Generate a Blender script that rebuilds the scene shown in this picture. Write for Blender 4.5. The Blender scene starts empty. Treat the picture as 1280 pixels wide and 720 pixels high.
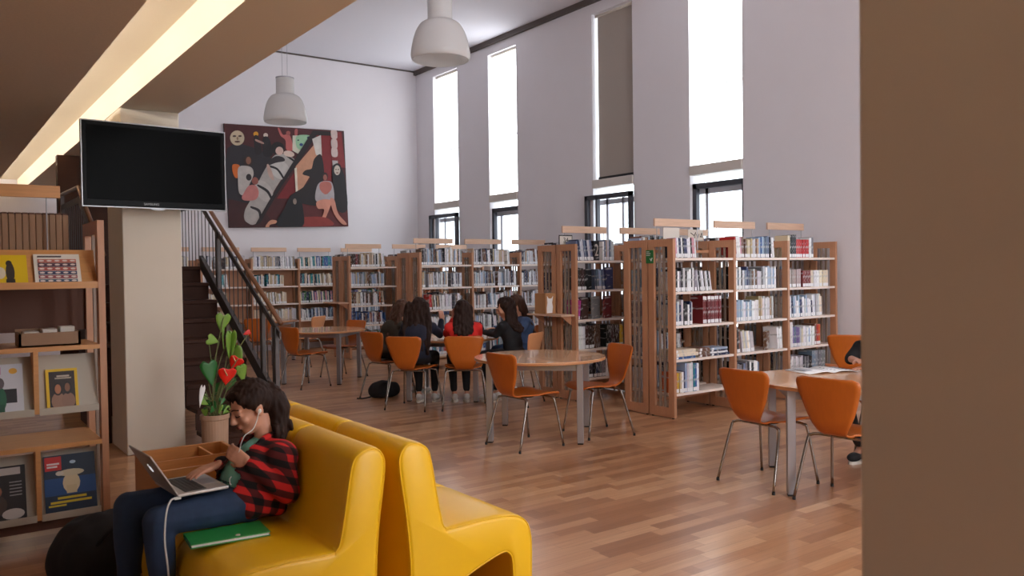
import bpy, bmesh, math, random
from mathutils import Vector, Matrix, Euler
random.seed(7)
PI = math.pi
scene = bpy.context.scene
col = scene.collection

# ------------------------------------------------------------------ materials
def srgb(r, g, b):
    def f(c):
        c /= 255.0
        return c / 12.92 if c <= .04045 else ((c + .055) / 1.055) ** 2.4
    return (f(r), f(g), f(b), 1)

def new_mat(name):
    m = bpy.data.materials.new(name); m.use_nodes = True
    nt = m.node_tree
    return m, nt, nt.nodes['Principled BSDF']

def N(nt, t, **kw):
    n = nt.nodes.new(t)
    for k, v in kw.items():
        if k in n.inputs: n.inputs[k].default_value = v
        else: setattr(n, k, v)
    return n

def plain(name, c, rough=.5, metal=0, spec=.5, var=.0, scale=30, bump=0, stretch=(1, 1, 1), coat=0, alpha=None):
    m, nt, b = new_mat(name)
    b.inputs['Base Color'].default_value = c
    b.inputs['Roughness'].default_value = rough
    b.inputs['Metallic'].default_value = metal
    b.inputs['Specular IOR Level'].default_value = spec
    b.inputs['Coat Weight'].default_value = coat
    if var or bump:
        tc = N(nt, 'ShaderNodeTexCoord'); mp = N(nt, 'ShaderNodeMapping')
        mp.inputs['Scale'].default_value = stretch
        nz = N(nt, 'ShaderNodeTexNoise', Scale=scale, Detail=4.0)
        nt.links.new(tc.outputs['Object'], mp.inputs[0]); nt.links.new(mp.outputs[0], nz.inputs['Vector'])
        if var:
            hs = N(nt, 'ShaderNodeMix', data_type='RGBA', blend_type='MIX')
            lo = tuple(x * (1 - var) for x in c[:3]) + (1,); hi = tuple(min(1, x * (1 + var)) for x in c[:3]) + (1,)
            hs.inputs[6].default_value = lo; hs.inputs[7].default_value = hi
            nt.links.new(nz.outputs['Fac'], hs.inputs[0]); nt.links.new(hs.outputs[2], b.inputs['Base Color'])
        if bump:
            bp = N(nt, 'ShaderNodeBump', Strength=bump, Distance=.01)
            nt.links.new(nz.outputs['Fac'], bp.inputs['Height']); nt.links.new(bp.outputs[0], b.inputs['Normal'])
    return m

def wood(name, c, rough=.35, var=.18, axis=2, coat=0):
    st = [14, 14, 14]; st[axis] = 1.0
    return plain(name, c, rough, var=var, scale=5, stretch=tuple(st), coat=coat)

def emit(name, c, s):
    m, nt, b = new_mat(name)
    b.inputs['Base Color'].default_value = c
    b.inputs['Emission Color'].default_value = c
    b.inputs['Emission Strength'].default_value = s
    b.inputs['Roughness'].default_value = .8
    return m

M = {}
M['wall'] = plain('wall_paint', srgb(231, 227, 230), .85, spec=.2, var=.02, scale=3)
M['ceil'] = plain('ceiling_paint', srgb(232, 231, 238), .9, spec=.1)
M['pillar'] = plain('pillar_paint', srgb(222, 210, 192), .7, spec=.3, var=.03, scale=4)
M['beam'] = plain('beam_paint', srgb(230, 221, 204), .8, spec=.2)
M['lowceil'] = plain('low_ceiling_panel', srgb(214, 202, 186), .9, spec=.1, var=.1, scale=60)
M['gap'] = plain('shadow_gap_profile', srgb(92, 82, 78), .6)
M['beech'] = wood('beech_panel', srgb(190, 138, 104), .42)
M['beech_h'] = wood('beech_board', srgb(222, 184, 156), .45, axis=0)
M['shelf'] = wood('pale_laminate', srgb(242, 226, 214), .4, var=.06, axis=0)
M['slat'] = plain('grey_slat', srgb(150, 130, 115), .5)
M['rackwood'] = wood('rack_beech', srgb(206, 148, 92), .4, axis=0)
M['rackpanel'] = plain('grey_display_board', srgb(186, 176, 160), .5)
M['chair'] = wood('orange_plywood', srgb(188, 98, 30), .32, var=.10, axis=2)
M['chair_windowlit'] = wood('windowlit_plywood', srgb(226, 158, 108), .35, var=.06, axis=2)  # paler copy of the chair plywood, window light put into its colour
M['chrome'] = plain('chrome', srgb(150, 142, 136), .25, metal=1)
M['steel'] = plain('grey_metal', srgb(168, 166, 170), .38, metal=.6)
M['table'] = wood('beech_table_top', srgb(236, 186, 144), .16, var=.07, axis=0, coat=.5)
M['tableedge'] = plain('table_edge_band', srgb(186, 128, 84), .4)
M['leather'] = plain('yellow_leather', srgb(238, 184, 20), .38, spec=.5, var=.05, scale=6, bump=.06)
M['tv'] = plain('tv_black_gloss', srgb(4, 4, 4), .3, spec=.03)
M['tvframe'] = plain('tv_bezel', srgb(8, 8, 9), .35, spec=.08)
M['tvedge'] = plain('tv_silver_rim', srgb(150, 150, 152), .35, metal=.5)
M['black'] = plain('black_plastic', srgb(22, 21, 22), .5)
M['darkmetal'] = plain('dark_grey_steel', srgb(84, 79, 78), .45, metal=.3)
M['railwood'] = wood('handrail_wood', srgb(120, 78, 50), .35, axis=1)
M['darkwood'] = plain('dark_stained_wood', srgb(60, 33, 21), .6, spec=.2, var=.2, scale=5, stretch=(1, 14, 14))
M['winframe'] = plain('anthracite_window_frame', srgb(66, 66, 74), .45)
M['winwhite'] = plain('pale_window_frame', srgb(205, 206, 214), .5)
M['transom'] = plain('transom_box', srgb(214, 206, 198), .6)
M['blindgrey'] = plain('grey_blind_fabric', srgb(176, 166, 156), .9, spec=.1, var=.02, scale=300)
M['rail'] = plain('blind_rail', srgb(60, 58, 66), .5)
M['skin'] = plain('skin', srgb(208, 150, 122), .5, var=.05, scale=14)
M['hair'] = plain('dark_hair', srgb(44, 28, 22), .62, spec=.18, var=.4, scale=7, bump=.3, stretch=(9, 9, .8))
M['hair2'] = plain('brown_hair', srgb(78, 52, 40), .6, spec=.18, var=.4, scale=7, bump=.3, stretch=(9, 9, .8))
M['navy'] = plain('navy_knit', srgb(30, 34, 52), .85, var=.2, scale=60)
M['red'] = plain('red_knit', srgb(214, 36, 30), .8, var=.08, scale=60)
M['olive'] = plain('dark_olive_jacket', srgb(58, 50, 38), .8, var=.2, scale=20)
M['denim'] = plain('blue_denim', srgb(66, 88, 126), .85, var=.22, scale=40)
M['jeans'] = plain('dark_blue_jeans', srgb(42, 62, 92), .85, var=.22, scale=30)
M['blackcloth'] = plain('black_cloth', srgb(24, 23, 26), .85, var=.2, scale=40)
M['white'] = plain('white_paper', srgb(236, 234, 232), .7)
M['shoe'] = plain('white_shoe', srgb(220, 216, 212), .6)
M['mint'] = plain('mint_cotton', srgb(128, 196, 178), .8, var=.06, scale=30)
M['print'] = plain('dark_shirt_print', srgb(50, 78, 80), .8)
M['silver'] = plain('laptop_aluminium', srgb(196, 190, 186), .35, metal=.6)
M['keys'] = plain('laptop_keys', srgb(48, 44, 46), .6)
M['green'] = plain('green_folder', srgb(48, 152, 74), .35)
M['cord'] = plain('white_cord', srgb(226, 226, 222), .5)
M['pine'] = wood('bin_plywood', srgb(206, 142, 82), .45, axis=0)
M['pot'] = plain('terracotta_glaze', srgb(176, 142, 116), .6, var=.1, scale=10)
M['soil'] = plain('soil', srgb(50, 36, 26), .95, var=.4, scale=50)
M['leaf'] = plain('leaf_green', srgb(120, 158, 62), .4, var=.2, scale=12)
M['leafdark'] = plain('leaf_dark_green', srgb(40, 106, 44), .4, var=.2, scale=12)
M['stem'] = plain('stem_brown_green', srgb(104, 108, 62), .6)
M['spathe'] = plain('red_spathe', srgb(226, 34, 20), .28)
M['spadix'] = plain('spadix', srgb(228, 200, 150), .6)
M['signgreen'] = plain('green_sign', srgb(32, 112, 52), .5)
M['filebox'] = plain('brown_card', srgb(150, 118, 92), .7, var=.06, scale=20)
M['fileboxdark'] = plain('dark_card', srgb(96, 62, 48), .7)
M['cardboard'] = plain('cardboard', srgb(178, 128, 84), .8)
M['offwhite'] = plain('offwhite_plate', srgb(218, 208, 196), .6)

# opal glass: translucent white
m, nt, b = new_mat('opal_glass')
b.inputs['Base Color'].default_value = srgb(238, 237, 236); b.inputs['Roughness'].default_value = .15
tr = N(nt, 'ShaderNodeBsdfTranslucent'); tr.inputs['Color'].default_value = srgb(238, 237, 236)
mx = N(nt, 'ShaderNodeMixShader', Fac=.5)
out = nt.nodes['Material Output']
nt.links.new(b.outputs[0], mx.inputs[1]); nt.links.new(tr.outputs[0], mx.inputs[2]); nt.links.new(mx.outputs[0], out.inputs[0])
M['opal'] = m

# window pane: thin clear glass that lets daylight through
m, nt, b = new_mat('window_glass')
gl = N(nt, 'ShaderNodeBsdfGlossy', Roughness=.02); tp = N(nt, 'ShaderNodeBsdfTransparent')
tp.inputs['Color'].default_value = (.94, .96, .96, 1)
mx = N(nt, 'ShaderNodeMixShader', Fac=.06); out = nt.nodes['Material Output']
nt.links.new(tp.outputs[0], mx.inputs[1]); nt.links.new(gl.outputs[0], mx.inputs[2]); nt.links.new(mx.outputs[0], out.inputs[0])
M['glass'] = m
BLIND = 4.6
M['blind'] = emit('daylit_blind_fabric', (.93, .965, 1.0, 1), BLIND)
M['blind_fill'] = emit('fill_light_blind_fabric', (.93, .965, 1.0, 1), 9.0)  # strong glow for the added blinds behind the viewer
M['blind_dim'] = emit('dimmed_blind_fabric', (.93, .965, 1.0, 1), 2.7)  # glow weakened on the farthest blind so the end wall stays darker
M['seam_or_shade'] = emit('blind_shade_line', (.9, .93, .96, 1), .62)  # dimmer glow, shade of the window bar put into the fabric
M['tube'] = emit('fluorescent_tube', (1.0, .91, .82, 1), 41)
M['logo'] = emit('lit_logo', (.95, .97, 1, 1), .6)

# floor: strip parquet, strips running along X
m, nt, b = new_mat('strip_parquet')
def math_node(op, a=None, bb=None, c=None):
    n = N(nt, 'ShaderNodeMath', operation=op)
    for i, v in enumerate((a, bb, c)):
        if v is None: continue
        if isinstance(v, (int, float)): n.inputs[i].default_value = v
        else: nt.links.new(v, n.inputs[i])
    return n.outputs[0]
tc = N(nt, 'ShaderNodeTexCoord'); sx = N(nt, 'ShaderNodeSeparateXYZ'); nt.links.new(tc.outputs['Object'], sx.inputs[0])
row = math_node('FLOOR', math_node('DIVIDE', sx.outputs[1], .085))
wn = N(nt, 'ShaderNodeTexWhiteNoise', noise_dimensions='1D'); nt.links.new(row, wn.inputs['W'])
ux = math_node('DIVIDE', math_node('ADD', sx.outputs[0], math_node('MULTIPLY', wn.outputs['Value'], 3.0)), .46)
colm = math_node('FLOOR', ux)
cx = N(nt, 'ShaderNodeCombineXYZ'); nt.links.new(row, cx.inputs[0]); nt.links.new(colm, cx.inputs[1])
wn2 = N(nt, 'ShaderNodeTexWhiteNoise', noise_dimensions='2D'); nt.links.new(cx.outputs[0], wn2.inputs['Vector'])
row3 = math_node('FLOOR', math_node('DIVIDE', sx.outputs[1], .255)); wn3 = N(nt, 'ShaderNodeTexWhiteNoise', noise_dimensions='1D'); nt.links.new(row3, wn3.inputs['W'])
col3 = math_node('FLOOR', math_node('DIVIDE', math_node('ADD', sx.outputs[0], math_node('MULTIPLY', wn3.outputs['Value'], 5.0)), 1.3))
cx3 = N(nt, 'ShaderNodeCombineXYZ'); nt.links.new(row3, cx3.inputs[0]); nt.links.new(col3, cx3.inputs[1])
wn4 = N(nt, 'ShaderNodeTexWhiteNoise', noise_dimensions='2D'); nt.links.new(cx3.outputs[0], wn4.inputs['Vector'])
mixv = math_node('ADD', math_node('MULTIPLY', wn2.outputs['Value'], .6), math_node('MULTIPLY', wn4.outputs['Value'], .4))
rp = N(nt, 'ShaderNodeValToRGB'); nt.links.new(mixv, rp.inputs[0])
rp.color_ramp.elements[0].color = srgb(158, 106, 70); rp.color_ramp.elements[0].position = .1
rp.color_ramp.elements[1].color = srgb(216, 170, 128); rp.color_ramp.elements[1].position = .95
e = rp.color_ramp.elements.new(.5); e.color = srgb(190, 138, 98)
mp = N(nt, 'ShaderNodeMapping'); mp.inputs['Scale'].default_value = (1.5, 30, 1); nt.links.new(tc.outputs['Object'], mp.inputs[0])
nz = N(nt, 'ShaderNodeTexNoise', Scale=2.0, Detail=5.0); nt.links.new(mp.outputs[0], nz.inputs['Vector'])
gm = N(nt, 'ShaderNodeMix', data_type='RGBA', blend_type='MULTIPLY'); gm.inputs[0].default_value = .35
gr = N(nt, 'ShaderNodeValToRGB'); gr.color_ramp.elements[0].color = (.55, .5, .45, 1); gr.color_ramp.elements[0].position = .3; gr.color_ramp.elements[1].position = .65
nt.links.new(nz.outputs['Fac'], gr.inputs[0]); nt.links.new(rp.outputs[0], gm.inputs[6]); nt.links.new(gr.outputs[0], gm.inputs[7])
fr = math_node('FRACT', math_node('DIVIDE', sx.outputs[1], .085)); e1 = math_node('LESS_THAN', fr, .025)
fr2 = math_node('FRACT', ux); e2 = math_node('LESS_THAN', fr2, .005)
ed = math_node('MULTIPLY', math_node('MAXIMUM', e1, e2), .45)
dm = N(nt, 'ShaderNodeMix', data_type='RGBA'); nt.links.new(ed, dm.inputs[0]); nt.links.new(gm.outputs[2], dm.inputs[6]); dm.inputs[7].default_value = srgb(84, 52, 34)
nt.links.new(dm.outputs[2], b.inputs['Base Color']); b.inputs['Roughness'].default_value = .3
b.inputs['Specular IOR Level'].default_value = .5; b.inputs['Coat Weight'].default_value = .25; b.inputs['Coat Roughness'].default_value = .12
M['floor'] = m

# book cover: colour of each book, with faint title marks on the spine
def book_mat(name, attr):
    m, nt, b = new_mat(name)
    if attr:
        src = N(nt, 'ShaderNodeAttribute', attribute_name='Col').outputs['Color']
    else:
        src = N(nt, 'ShaderNodeObjectInfo').outputs['Color']
    tc = N(nt, 'ShaderNodeTexCoord'); mp = N(nt, 'ShaderNodeMapping'); mp.inputs['Scale'].default_value = (90, 4, 22)
    nz = N(nt, 'ShaderNodeTexNoise', Scale=1.0, Detail=2.0)
    nt.links.new(tc.outputs['Object'], mp.inputs[0]); nt.links.new(mp.outputs[0], nz.inputs['Vector'])
    rp = N(nt, 'ShaderNodeValToRGB'); rp.color_ramp.elements[0].position = .56; rp.color_ramp.elements[1].position = .6
    rp.color_ramp.elements[1].color = (.4, .4, .4, 1)
    nt.links.new(nz.outputs['Fac'], rp.inputs[0])
    inv = N(nt, 'ShaderNodeInvert', Fac=1.0); nt.links.new(src, inv.inputs['Color'])
    mx = N(nt, 'ShaderNodeMix', data_type='RGBA'); nt.links.new(rp.outputs[0], mx.inputs[0]); nt.links.new(src, mx.inputs[6]); nt.links.new(inv.outputs[0], mx.inputs[7])
    nt.links.new(mx.outputs[2], b.inputs['Base Color']); b.inputs['Roughness'].default_value = .45
    return m
M['book'] = book_mat('book_cover', False)
M['bookstuff'] = book_mat('book_covers', True)
M['pages'] = plain('page_block', srgb(224, 214, 196), .9)
M['label'] = plain('white_spine_label', srgb(240, 240, 242), .6)

# red and black checked flannel
m, nt, b = new_mat('red_black_flannel')
tc = N(nt, 'ShaderNodeTexCoord'); sx = N(nt, 'ShaderNodeSeparateXYZ'); nt.links.new(tc.outputs['Object'], sx.inputs[0])
def stripe(v, per, duty):
    return math_node('LESS_THAN', math_node('FRACT', math_node('DIVIDE', v, per)), duty)
uu = math_node('ADD', math_node('MULTIPLY', sx.outputs[0], .9), math_node('MULTIPLY', sx.outputs[1], .75))
vv = math_node('ADD', sx.outputs[2], math_node('MULTIPLY', sx.outputs[0], .35))
s = math_node('ADD', stripe(uu, .062, .5), stripe(vv, .062, .5))
rp = N(nt, 'ShaderNodeValToRGB'); rp.color_ramp.interpolation = 'CONSTANT'
rp.color_ramp.elements[0].color = srgb(20, 12, 14); rp.color_ramp.elements[1].position = .75; rp.color_ramp.elements[1].color = srgb(206, 36, 34)
e = rp.color_ramp.elements.new(.25); e.color = srgb(86, 18, 20)
nt.links.new(math_node('MULTIPLY', s, .5), rp.inputs[0]); nt.links.new(rp.outputs[0], b.inputs['Base Color']); b.inputs['Roughness'].default_value = .9
M['flannel'] = m

_cm = {}
def cmat(r, g, b_, rough=.5):
    k = (r, g, b_, rough)
    if k not in _cm: _cm[k] = plain('print_%d_%d_%d' % (r, g, b_), srgb(r, g, b_), rough, var=.22 if rough == .6 else 0, scale=9)
    return _cm[k]

# ------------------------------------------------------------------ mesh builder
class MB:
    def __init__(s): s.v = []; s.f = []; s.m = []; s.mats = []; s.cols = []
    def mi(s, m):
        if isinstance(m, str): m = M[m]
        if m not in s.mats: s.mats.append(m)
        return s.mats.index(m)
    def add(s, vs, fs, m, c=None):
        o = len(s.v); k = s.mi(m)
        s.v += [tuple(v) for v in vs]
        for f in fs: s.f.append(tuple(o + i for i in f)); s.m.append(k); s.cols.append(c)
        return s
    def box(s, x0, x1, y0, y1, z0, z1, m, T=None, c=None, taper=None):
        vs = [Vector((x, y, z)) for z in (z0, z1) for y in (y0, y1) for x in (x0, x1)]
        if T is not None: vs = [T @ v for v in vs]
        return s.add(vs, [(0, 2, 3, 1), (4, 5, 7, 6), (0, 1, 5, 4), (2, 6, 7, 3), (0, 4, 6, 2), (1, 3, 7, 5)], m, c)
    def loft(s, rings, m, caps=True, closed=True):
        n = len(rings[0]); vs = [p for r in rings for p in r]; fs = []
        for i in range(len(rings) - 1):
            for j in range(n if closed else n - 1):
                a = i * n + j; b2 = i * n + (j + 1) % n
                fs.append((a, b2, b2 + n, a + n))
        if caps and closed:
            fs.append(tuple(range(n - 1, -1, -1))); k = (len(rings) - 1) * n; fs.append(tuple(range(k, k + n)))
        return s.add(vs, fs, m)
    def tube(s, pts, r, m, n=8, flat=None):
        pts = [Vector(p) for p in pts]; rings = []
        prev = None
        for i, p in enumerate(pts):
            t = (pts[min(i + 1, len(pts) - 1)] - pts[max(i - 1, 0)]).normalized()
            if prev is None:
                a = Vector((0, 0, 1)) if abs(t.z) < .9 else Vector((1, 0, 0))
                u = t.cross(a).normalized()
            else:
                u = (prev - t * prev.dot(t)).normalized()
            prev = u; w = t.cross(u)
            rr = r[i] if isinstance(r, (list, tuple)) else r
            rings.append([p + (u * math.cos(2 * PI * k / n) + w * math.sin(2 * PI * k / n)) * rr for k in range(n)])
        return s.loft(rings, m)
    def lathe(s, prof, m, c=(0, 0, 0), n=40, caps=False):
        rings = [[Vector((c[0] + r * math.cos(2 * PI * k / n), c[1] + r * math.sin(2 * PI * k / n), c[2] + z)) for k in range(n)] for r, z in prof]
        return s.loft(rings, m, caps=caps)
    def prism(s, poly, axis, a, b, m):
        # poly: list of 2-D points in the other two axes (order x,y,z without axis)
        def mk(p, t):
            q = list(p); q.insert(axis, t); return Vector(q)
        n = len(poly)
        vs = [mk(p, a) for p in poly] + [mk(p, b) for p in poly]
        fs = [tuple(range(n - 1, -1, -1)), tuple(range(n, 2 * n))] + [(i, (i + 1) % n, (i + 1) % n + n, i + n) for i in range(n)]
        return s.add(vs, fs, m)
    def ell(s, c, r, m, R=None, n=14):
        c = Vector(c); vs = []; fs = []
        k = n // 2 + 1
        for i in range(1, k):
            th = PI * i / k
            for j in range(n):
                ph = 2 * PI * j / n
                v = Vector((r[0] * math.sin(th) * math.cos(ph), r[1] * math.sin(th) * math.sin(ph), r[2] * math.cos(th)))
                if R is not None: v = R @ v
                vs.append(c + v)
        t0 = Vector((0, 0, r[2])); t1 = -t0
        if R is not None: t0 = R @ t0; t1 = R @ t1
        vs += [c + t0, c + t1]; T0 = len(vs) - 2
        for i in range(k - 2):
            for j in range(n):
                a = i * n + j; b2 = i * n + (j + 1) % n
                fs.append((a, a + n, b2 + n, b2))
        for j in range(n):
            fs.append((T0, j, (j + 1) % n)); q = (k - 2) * n
            fs.append((T0 + 1, q + (j + 1) % n, q + j))
        return s.add(vs, fs, m)
    def cap(s, a, ra, b, rb, m='skin', n=12):
        a = Vector(a); b = Vector(b)
        s.ell(a, (ra,) * 3, m, n=n); s.ell(b, (rb,) * 3, m, n=n)
        if (b - a).length > 1e-5: s.tube([a, b], [ra, rb], m, n=n)
        return s
    def mesh(s, name, smooth=False):
        me = bpy.data.meshes.new(name); me.from_pydata(s.v, [], s.f); 
        for m in s.mats: me.materials.append(m)
        me.polygons.foreach_set('material_index', s.m)
        if smooth: me.polygons.foreach_set('use_smooth', [True] * len(s.f))
        if any(c is not None for c in s.cols):
            ca = me.color_attributes.new('Col', 'FLOAT_COLOR', 'CORNER')
            dat = []
            for p in me.polygons:
                c = s.cols[p.index] or (1, 1, 1, 1)
                dat += list(c) * p.loop_total
            ca.data.foreach_set('color', dat)
        me.update(); return me
    def build(s, name, parent=None, smooth=False, bevel=0, seg=2, subsurf=0, solid=0, weld=False):
        me = s.mesh(name, smooth)
        o = bpy.data.objects.new(name, me); col.objects.link(o)
        if parent is not None: o.parent = parent
        if bevel:
            bv = o.modifiers.new('bevel', 'BEVEL'); bv.width = bevel; bv.segments = seg; bv.limit_method = 'ANGLE'
            if smooth is False and seg > 1:
                me.polygons.foreach_set('use_smooth', [True] * len(me.polygons))
                bv.harden_normals = True
        if solid:
            sd = o.modifiers.new('solid', 'SOLIDIFY'); sd.thickness = solid; sd.offset = 0
        if subsurf:
            ss = o.modifiers.new('sub', 'SUBSURF'); ss.levels = subsurf; ss.render_levels = subsurf
        return o

def tag(o, label=None, cat=None, group=None, kind=None):
    if label: o['label'] = label
    if cat: o['category'] = cat
    if group: o['group'] = group
    if kind: o['kind'] = kind
    return o

def thing(name, label, cat, loc=(0, 0, 0), rz=0, group=None):
    o = bpy.data.objects.new(name, None); col.objects.link(o)
    o.empty_display_size = .1
    o.location = loc; o.rotation_euler = (0, 0, rz)
    return tag(o, label, cat, group)

def struct(o, label, cat):
    return tag(o, label, cat, kind='structure')

def copy_tree(o, parent=None):
    c = o.copy(); col.objects.link(c)
    if parent is not None: c.parent = parent
    for ch in list(o.children):
        copy_tree(ch, c)
    return c

def remesh(mb, name, voxel, smooth=4, mat='skin', parent=None, noise=0, nscale=20):
    me = mb.mesh('tmp'); o = bpy.data.objects.new('tmp', me); col.objects.link(o)
    r = o.modifiers.new('r', 'REMESH'); r.mode = 'VOXEL'; r.voxel_size = voxel
    bpy.context.view_layer.update()
    dg = bpy.context.evaluated_depsgraph_get()
    nm = bpy.data.meshes.new_from_object(o.evaluated_get(dg)); bpy.data.objects.remove(o)
    bm = bmesh.new(); bm.from_mesh(nm)
    for _ in range(smooth): bmesh.ops.smooth_vert(bm, verts=bm.verts, factor=.5, use_axis_x=True, use_axis_y=True, use_axis_z=True)
    if noise:
        from mathutils import noise as nz
        bm.normal_update()
        for v in bm.verts:
            v.co += v.normal * noise * (nz.noise(Vector((v.co.x * nscale, v.co.y * nscale, v.co.z * nscale * .35))))
    bm.to_mesh(nm); bm.free()
    nm.materials.clear(); nm.materials.append(M[mat] if isinstance(mat, str) else mat)
    nm.polygons.foreach_set('material_index', [0] * len(nm.polygons))
    nm.polygons.foreach_set('use_smooth', [True] * len(nm.polygons))
    nm.name = name
    ob = bpy.data.objects.new(name, nm); col.objects.link(ob)
    if parent is not None: ob.parent = parent
    return ob

def text_mb(s, size, mat, T, name, parent, extrude=.0006):
    cu = bpy.data.curves.new('t', 'FONT'); cu.body = s; cu.size = size; cu.extrude = extrude; cu.align_x = 'CENTER'; cu.align_y = 'CENTER'
    o = bpy.data.objects.new('t', cu); col.objects.link(o); bpy.context.view_layer.update()
    me = bpy.data.meshes.new_from_object(o.evaluated_get(bpy.context.evaluated_depsgraph_get())); bpy.data.objects.remove(o)
    me.transform(T); me.materials.clear(); me.materials.append(M[mat] if isinstance(mat, str) else mat); me.name = name
    ob = bpy.data.objects.new(name, me); col.objects.link(ob); ob.parent = parent
    return ob
# text lying in XY -> standing, facing -Y
STAND = Matrix.Rotation(PI / 2, 4, 'X')
# ------------------------------------------------------------------ the room
XW, YB, ZC = 9.0, 15.9, 5.92
fl = MB().box(-4.2, 9.3, -3.2, 16.2, -.1, 0, 'floor').build('floor'); struct(fl, 'polished strip parquet floor of the library', 'floor')
o = MB().box(-4.2, 9.3, YB, YB + .2, 0, ZC + .2, 'wall').build('wall_back'); struct(o, 'tall white end wall behind the wooden bookcases', 'wall')
FW = [(2.4, 3.5), (4.4, 5.5)]  # unseen windows added behind the viewer to brighten the room
w = MB(); x = -4.2
for a, b2 in FW:
    w.box(x, a, -3.4, -3.2, 0, ZC + .2, 'wall'); w.box(a, b2, -3.4, -3.2, 0, .6, 'wall'); w.box(a, b2, -3.4, -3.2, 5.2, ZC + .2, 'wall'); x = b2
w.box(x, 9.3, -3.4, -3.2, 0, ZC + .2, 'wall')
for k, (a, b2) in enumerate(FW):
    t = thing('window_%d' % (k + 11), 'added fill light window in the unseen wall behind the viewer', 'window', (a, -3.3, 0)); t['kind'] = 'structure'
    f = MB(); W = b2 - a
    f.box(0, W, -.06, 0, .6, .67, 'winframe'); f.box(0, W, -.06, 0, 5.13, 5.2, 'winframe'); f.box(0, .06, -.06, 0, .67, 5.13, 'winframe'); f.box(W - .06, W, -.06, 0, .67, 5.13, 'winframe'); f.box(.06, W - .06, -.06, 0, 2.75, 2.85, 'winframe'); f.build('frame', t)
    MB().box(.06, W - .06, -.05, -.045, .67, 5.13, 'glass').build('pane', t)
    bt = thing('roller_blind', 'added glowing blind giving fill light from behind the viewer', 'blind', (a, -3.25, 0), 0, 'added fill light blinds behind the viewer')
    MB().box(.02, W - .02, -.002, .002, .8, 5.15, 'blind_fill').build('fabric', bt); MB().box(.02, W - .02, -.012, .012, .76, .8, 'rail').build('bottom_rail', bt)
o = w.build('wall_front'); struct(o, 'white wall behind the viewer', 'wall')
o = MB().box(-4.4, -4.2, -3.4, 16.2, 0, 3.4, 'wall').build('wall_left'); struct(o, 'white wall of the low reading area', 'wall')
o = MB().box(1.86, 9.3, -3.4, 16.2, ZC, ZC + .2, 'ceil').build('ceiling'); struct(o, 'high flat white ceiling over the tall reading room', 'ceiling')
o = MB().box(1.66, 1.86, -3.4, 16.0, 3.2, ZC + .2, 'wall').build('wall_upper'); struct(o, 'white upper wall standing on the long beam', 'wall')
o = MB().box(-4.4, .98, -3.4, 16.0, 2.9, 2.95, 'lowceil').build('ceiling'); struct(o, 'low brown perforated ceiling at the left', 'ceiling')
o = MB().box(-4.4, 1.40, -3.4, 16.0, 3.135, 3.2, 'beam').build('ceiling'); struct(o, 'cream upper soffit lit inside the light cove', 'ceiling')
o = MB().box(.40, .44, -3.4, 16.0, 2.95, 3.135, 'beam').build('trim_3'); struct(o, 'cream back board of the light cove', 'trim')
bm_ = MB().box(1.39, 1.86, -3.4, 15.9, 2.9, 3.2, 'beam')
o = bm_.build('trim_1'); struct(o, 'long cream concrete beam running over the pillars', 'beam')
o = MB().box(1.39, 1.86, 7.41, 8.04, 0, 2.9, 'pillar').build('wall_pillar', bevel=.012); struct(o, 'cream square pillar behind the television', 'pillar')
o = MB().box(1.39, 1.86, .20, .84, 0, 2.9, 'pillar').build('wall_pillar', bevel=.012); struct(o, 'big blurred cream pillar filling the right edge', 'pillar')
o = MB().box(8.94, 9.0, -3.2, YB, 5.83, ZC, 'gap').build('trim_2'); struct(o, 'dark shadow gap strip under the ceiling along the window wall', 'trim')
o = MB().box(1.86, 8.94, YB - .015, YB, ZC - .03, ZC, 'gap').build('trim_4'); struct(o, 'thin dark line between end wall and ceiling', 'trim')
# cove tubes: a row of warm fluorescent battens lying on the low ceiling, inside the cove
for k in range(14):
    y = -2.8 + k * 1.33
    t = thing('cove_light', 'warm fluorescent batten hidden in the ceiling cove', 'light', (.70, y, 2.953), 0, 'cove battens over the low ceiling')
    MB().box(-.03, .03, 0, 1.25, 0, .03, 'offwhite').build('base', t)
    MB().tube([(0, .02, .05), (0, 1.23, .05)], .016, 'tube', n=8).build('tube', t, smooth=True)

# window wall with tall openings
OP = [(7.09, 8.02), (9.16, 10.10), (12.18, 13.09), (14.20, 15.17)]
EX = [(4.1, 5.02), (1.1, 2.02), (-1.9, -.98)]
allop = sorted(OP + EX); Z0, Z1 = .55, 5.66
w = MB(); y = -3.4
for a, b2 in allop:
    w.box(XW, XW + .32, y, a, 0, ZC + .1, 'wall'); w.box(XW, XW + .32, a, b2, 0, Z0, 'wall'); w.box(XW, XW + .32, a, b2, Z1, ZC + .1, 'wall'); y = b2
w.box(XW, XW + .32, y, 16.2, 0, ZC + .1, 'wall')
o = w.build('wall_window'); struct(o, 'white wall with tall narrow windows at the right', 'wall')
wl = ['farthest tall narrow window beside the end wall corner', 'second tall narrow window from the end wall', 'tall window with the grey lowered blind', 'tall bright window nearest to the right pillar']
wl = {OP[3]: wl[0], OP[2]: wl[1], OP[1]: wl[2], OP[0]: wl[3]}
bl = {OP[3]: 'bright white blind in the farthest window by the corner', OP[2]: 'bright white blind in the second window from the end wall',
      OP[1]: 'grey unlit roller blind between two bright windows', OP[0]: 'bright white blind in the nearest and largest window'}
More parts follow.
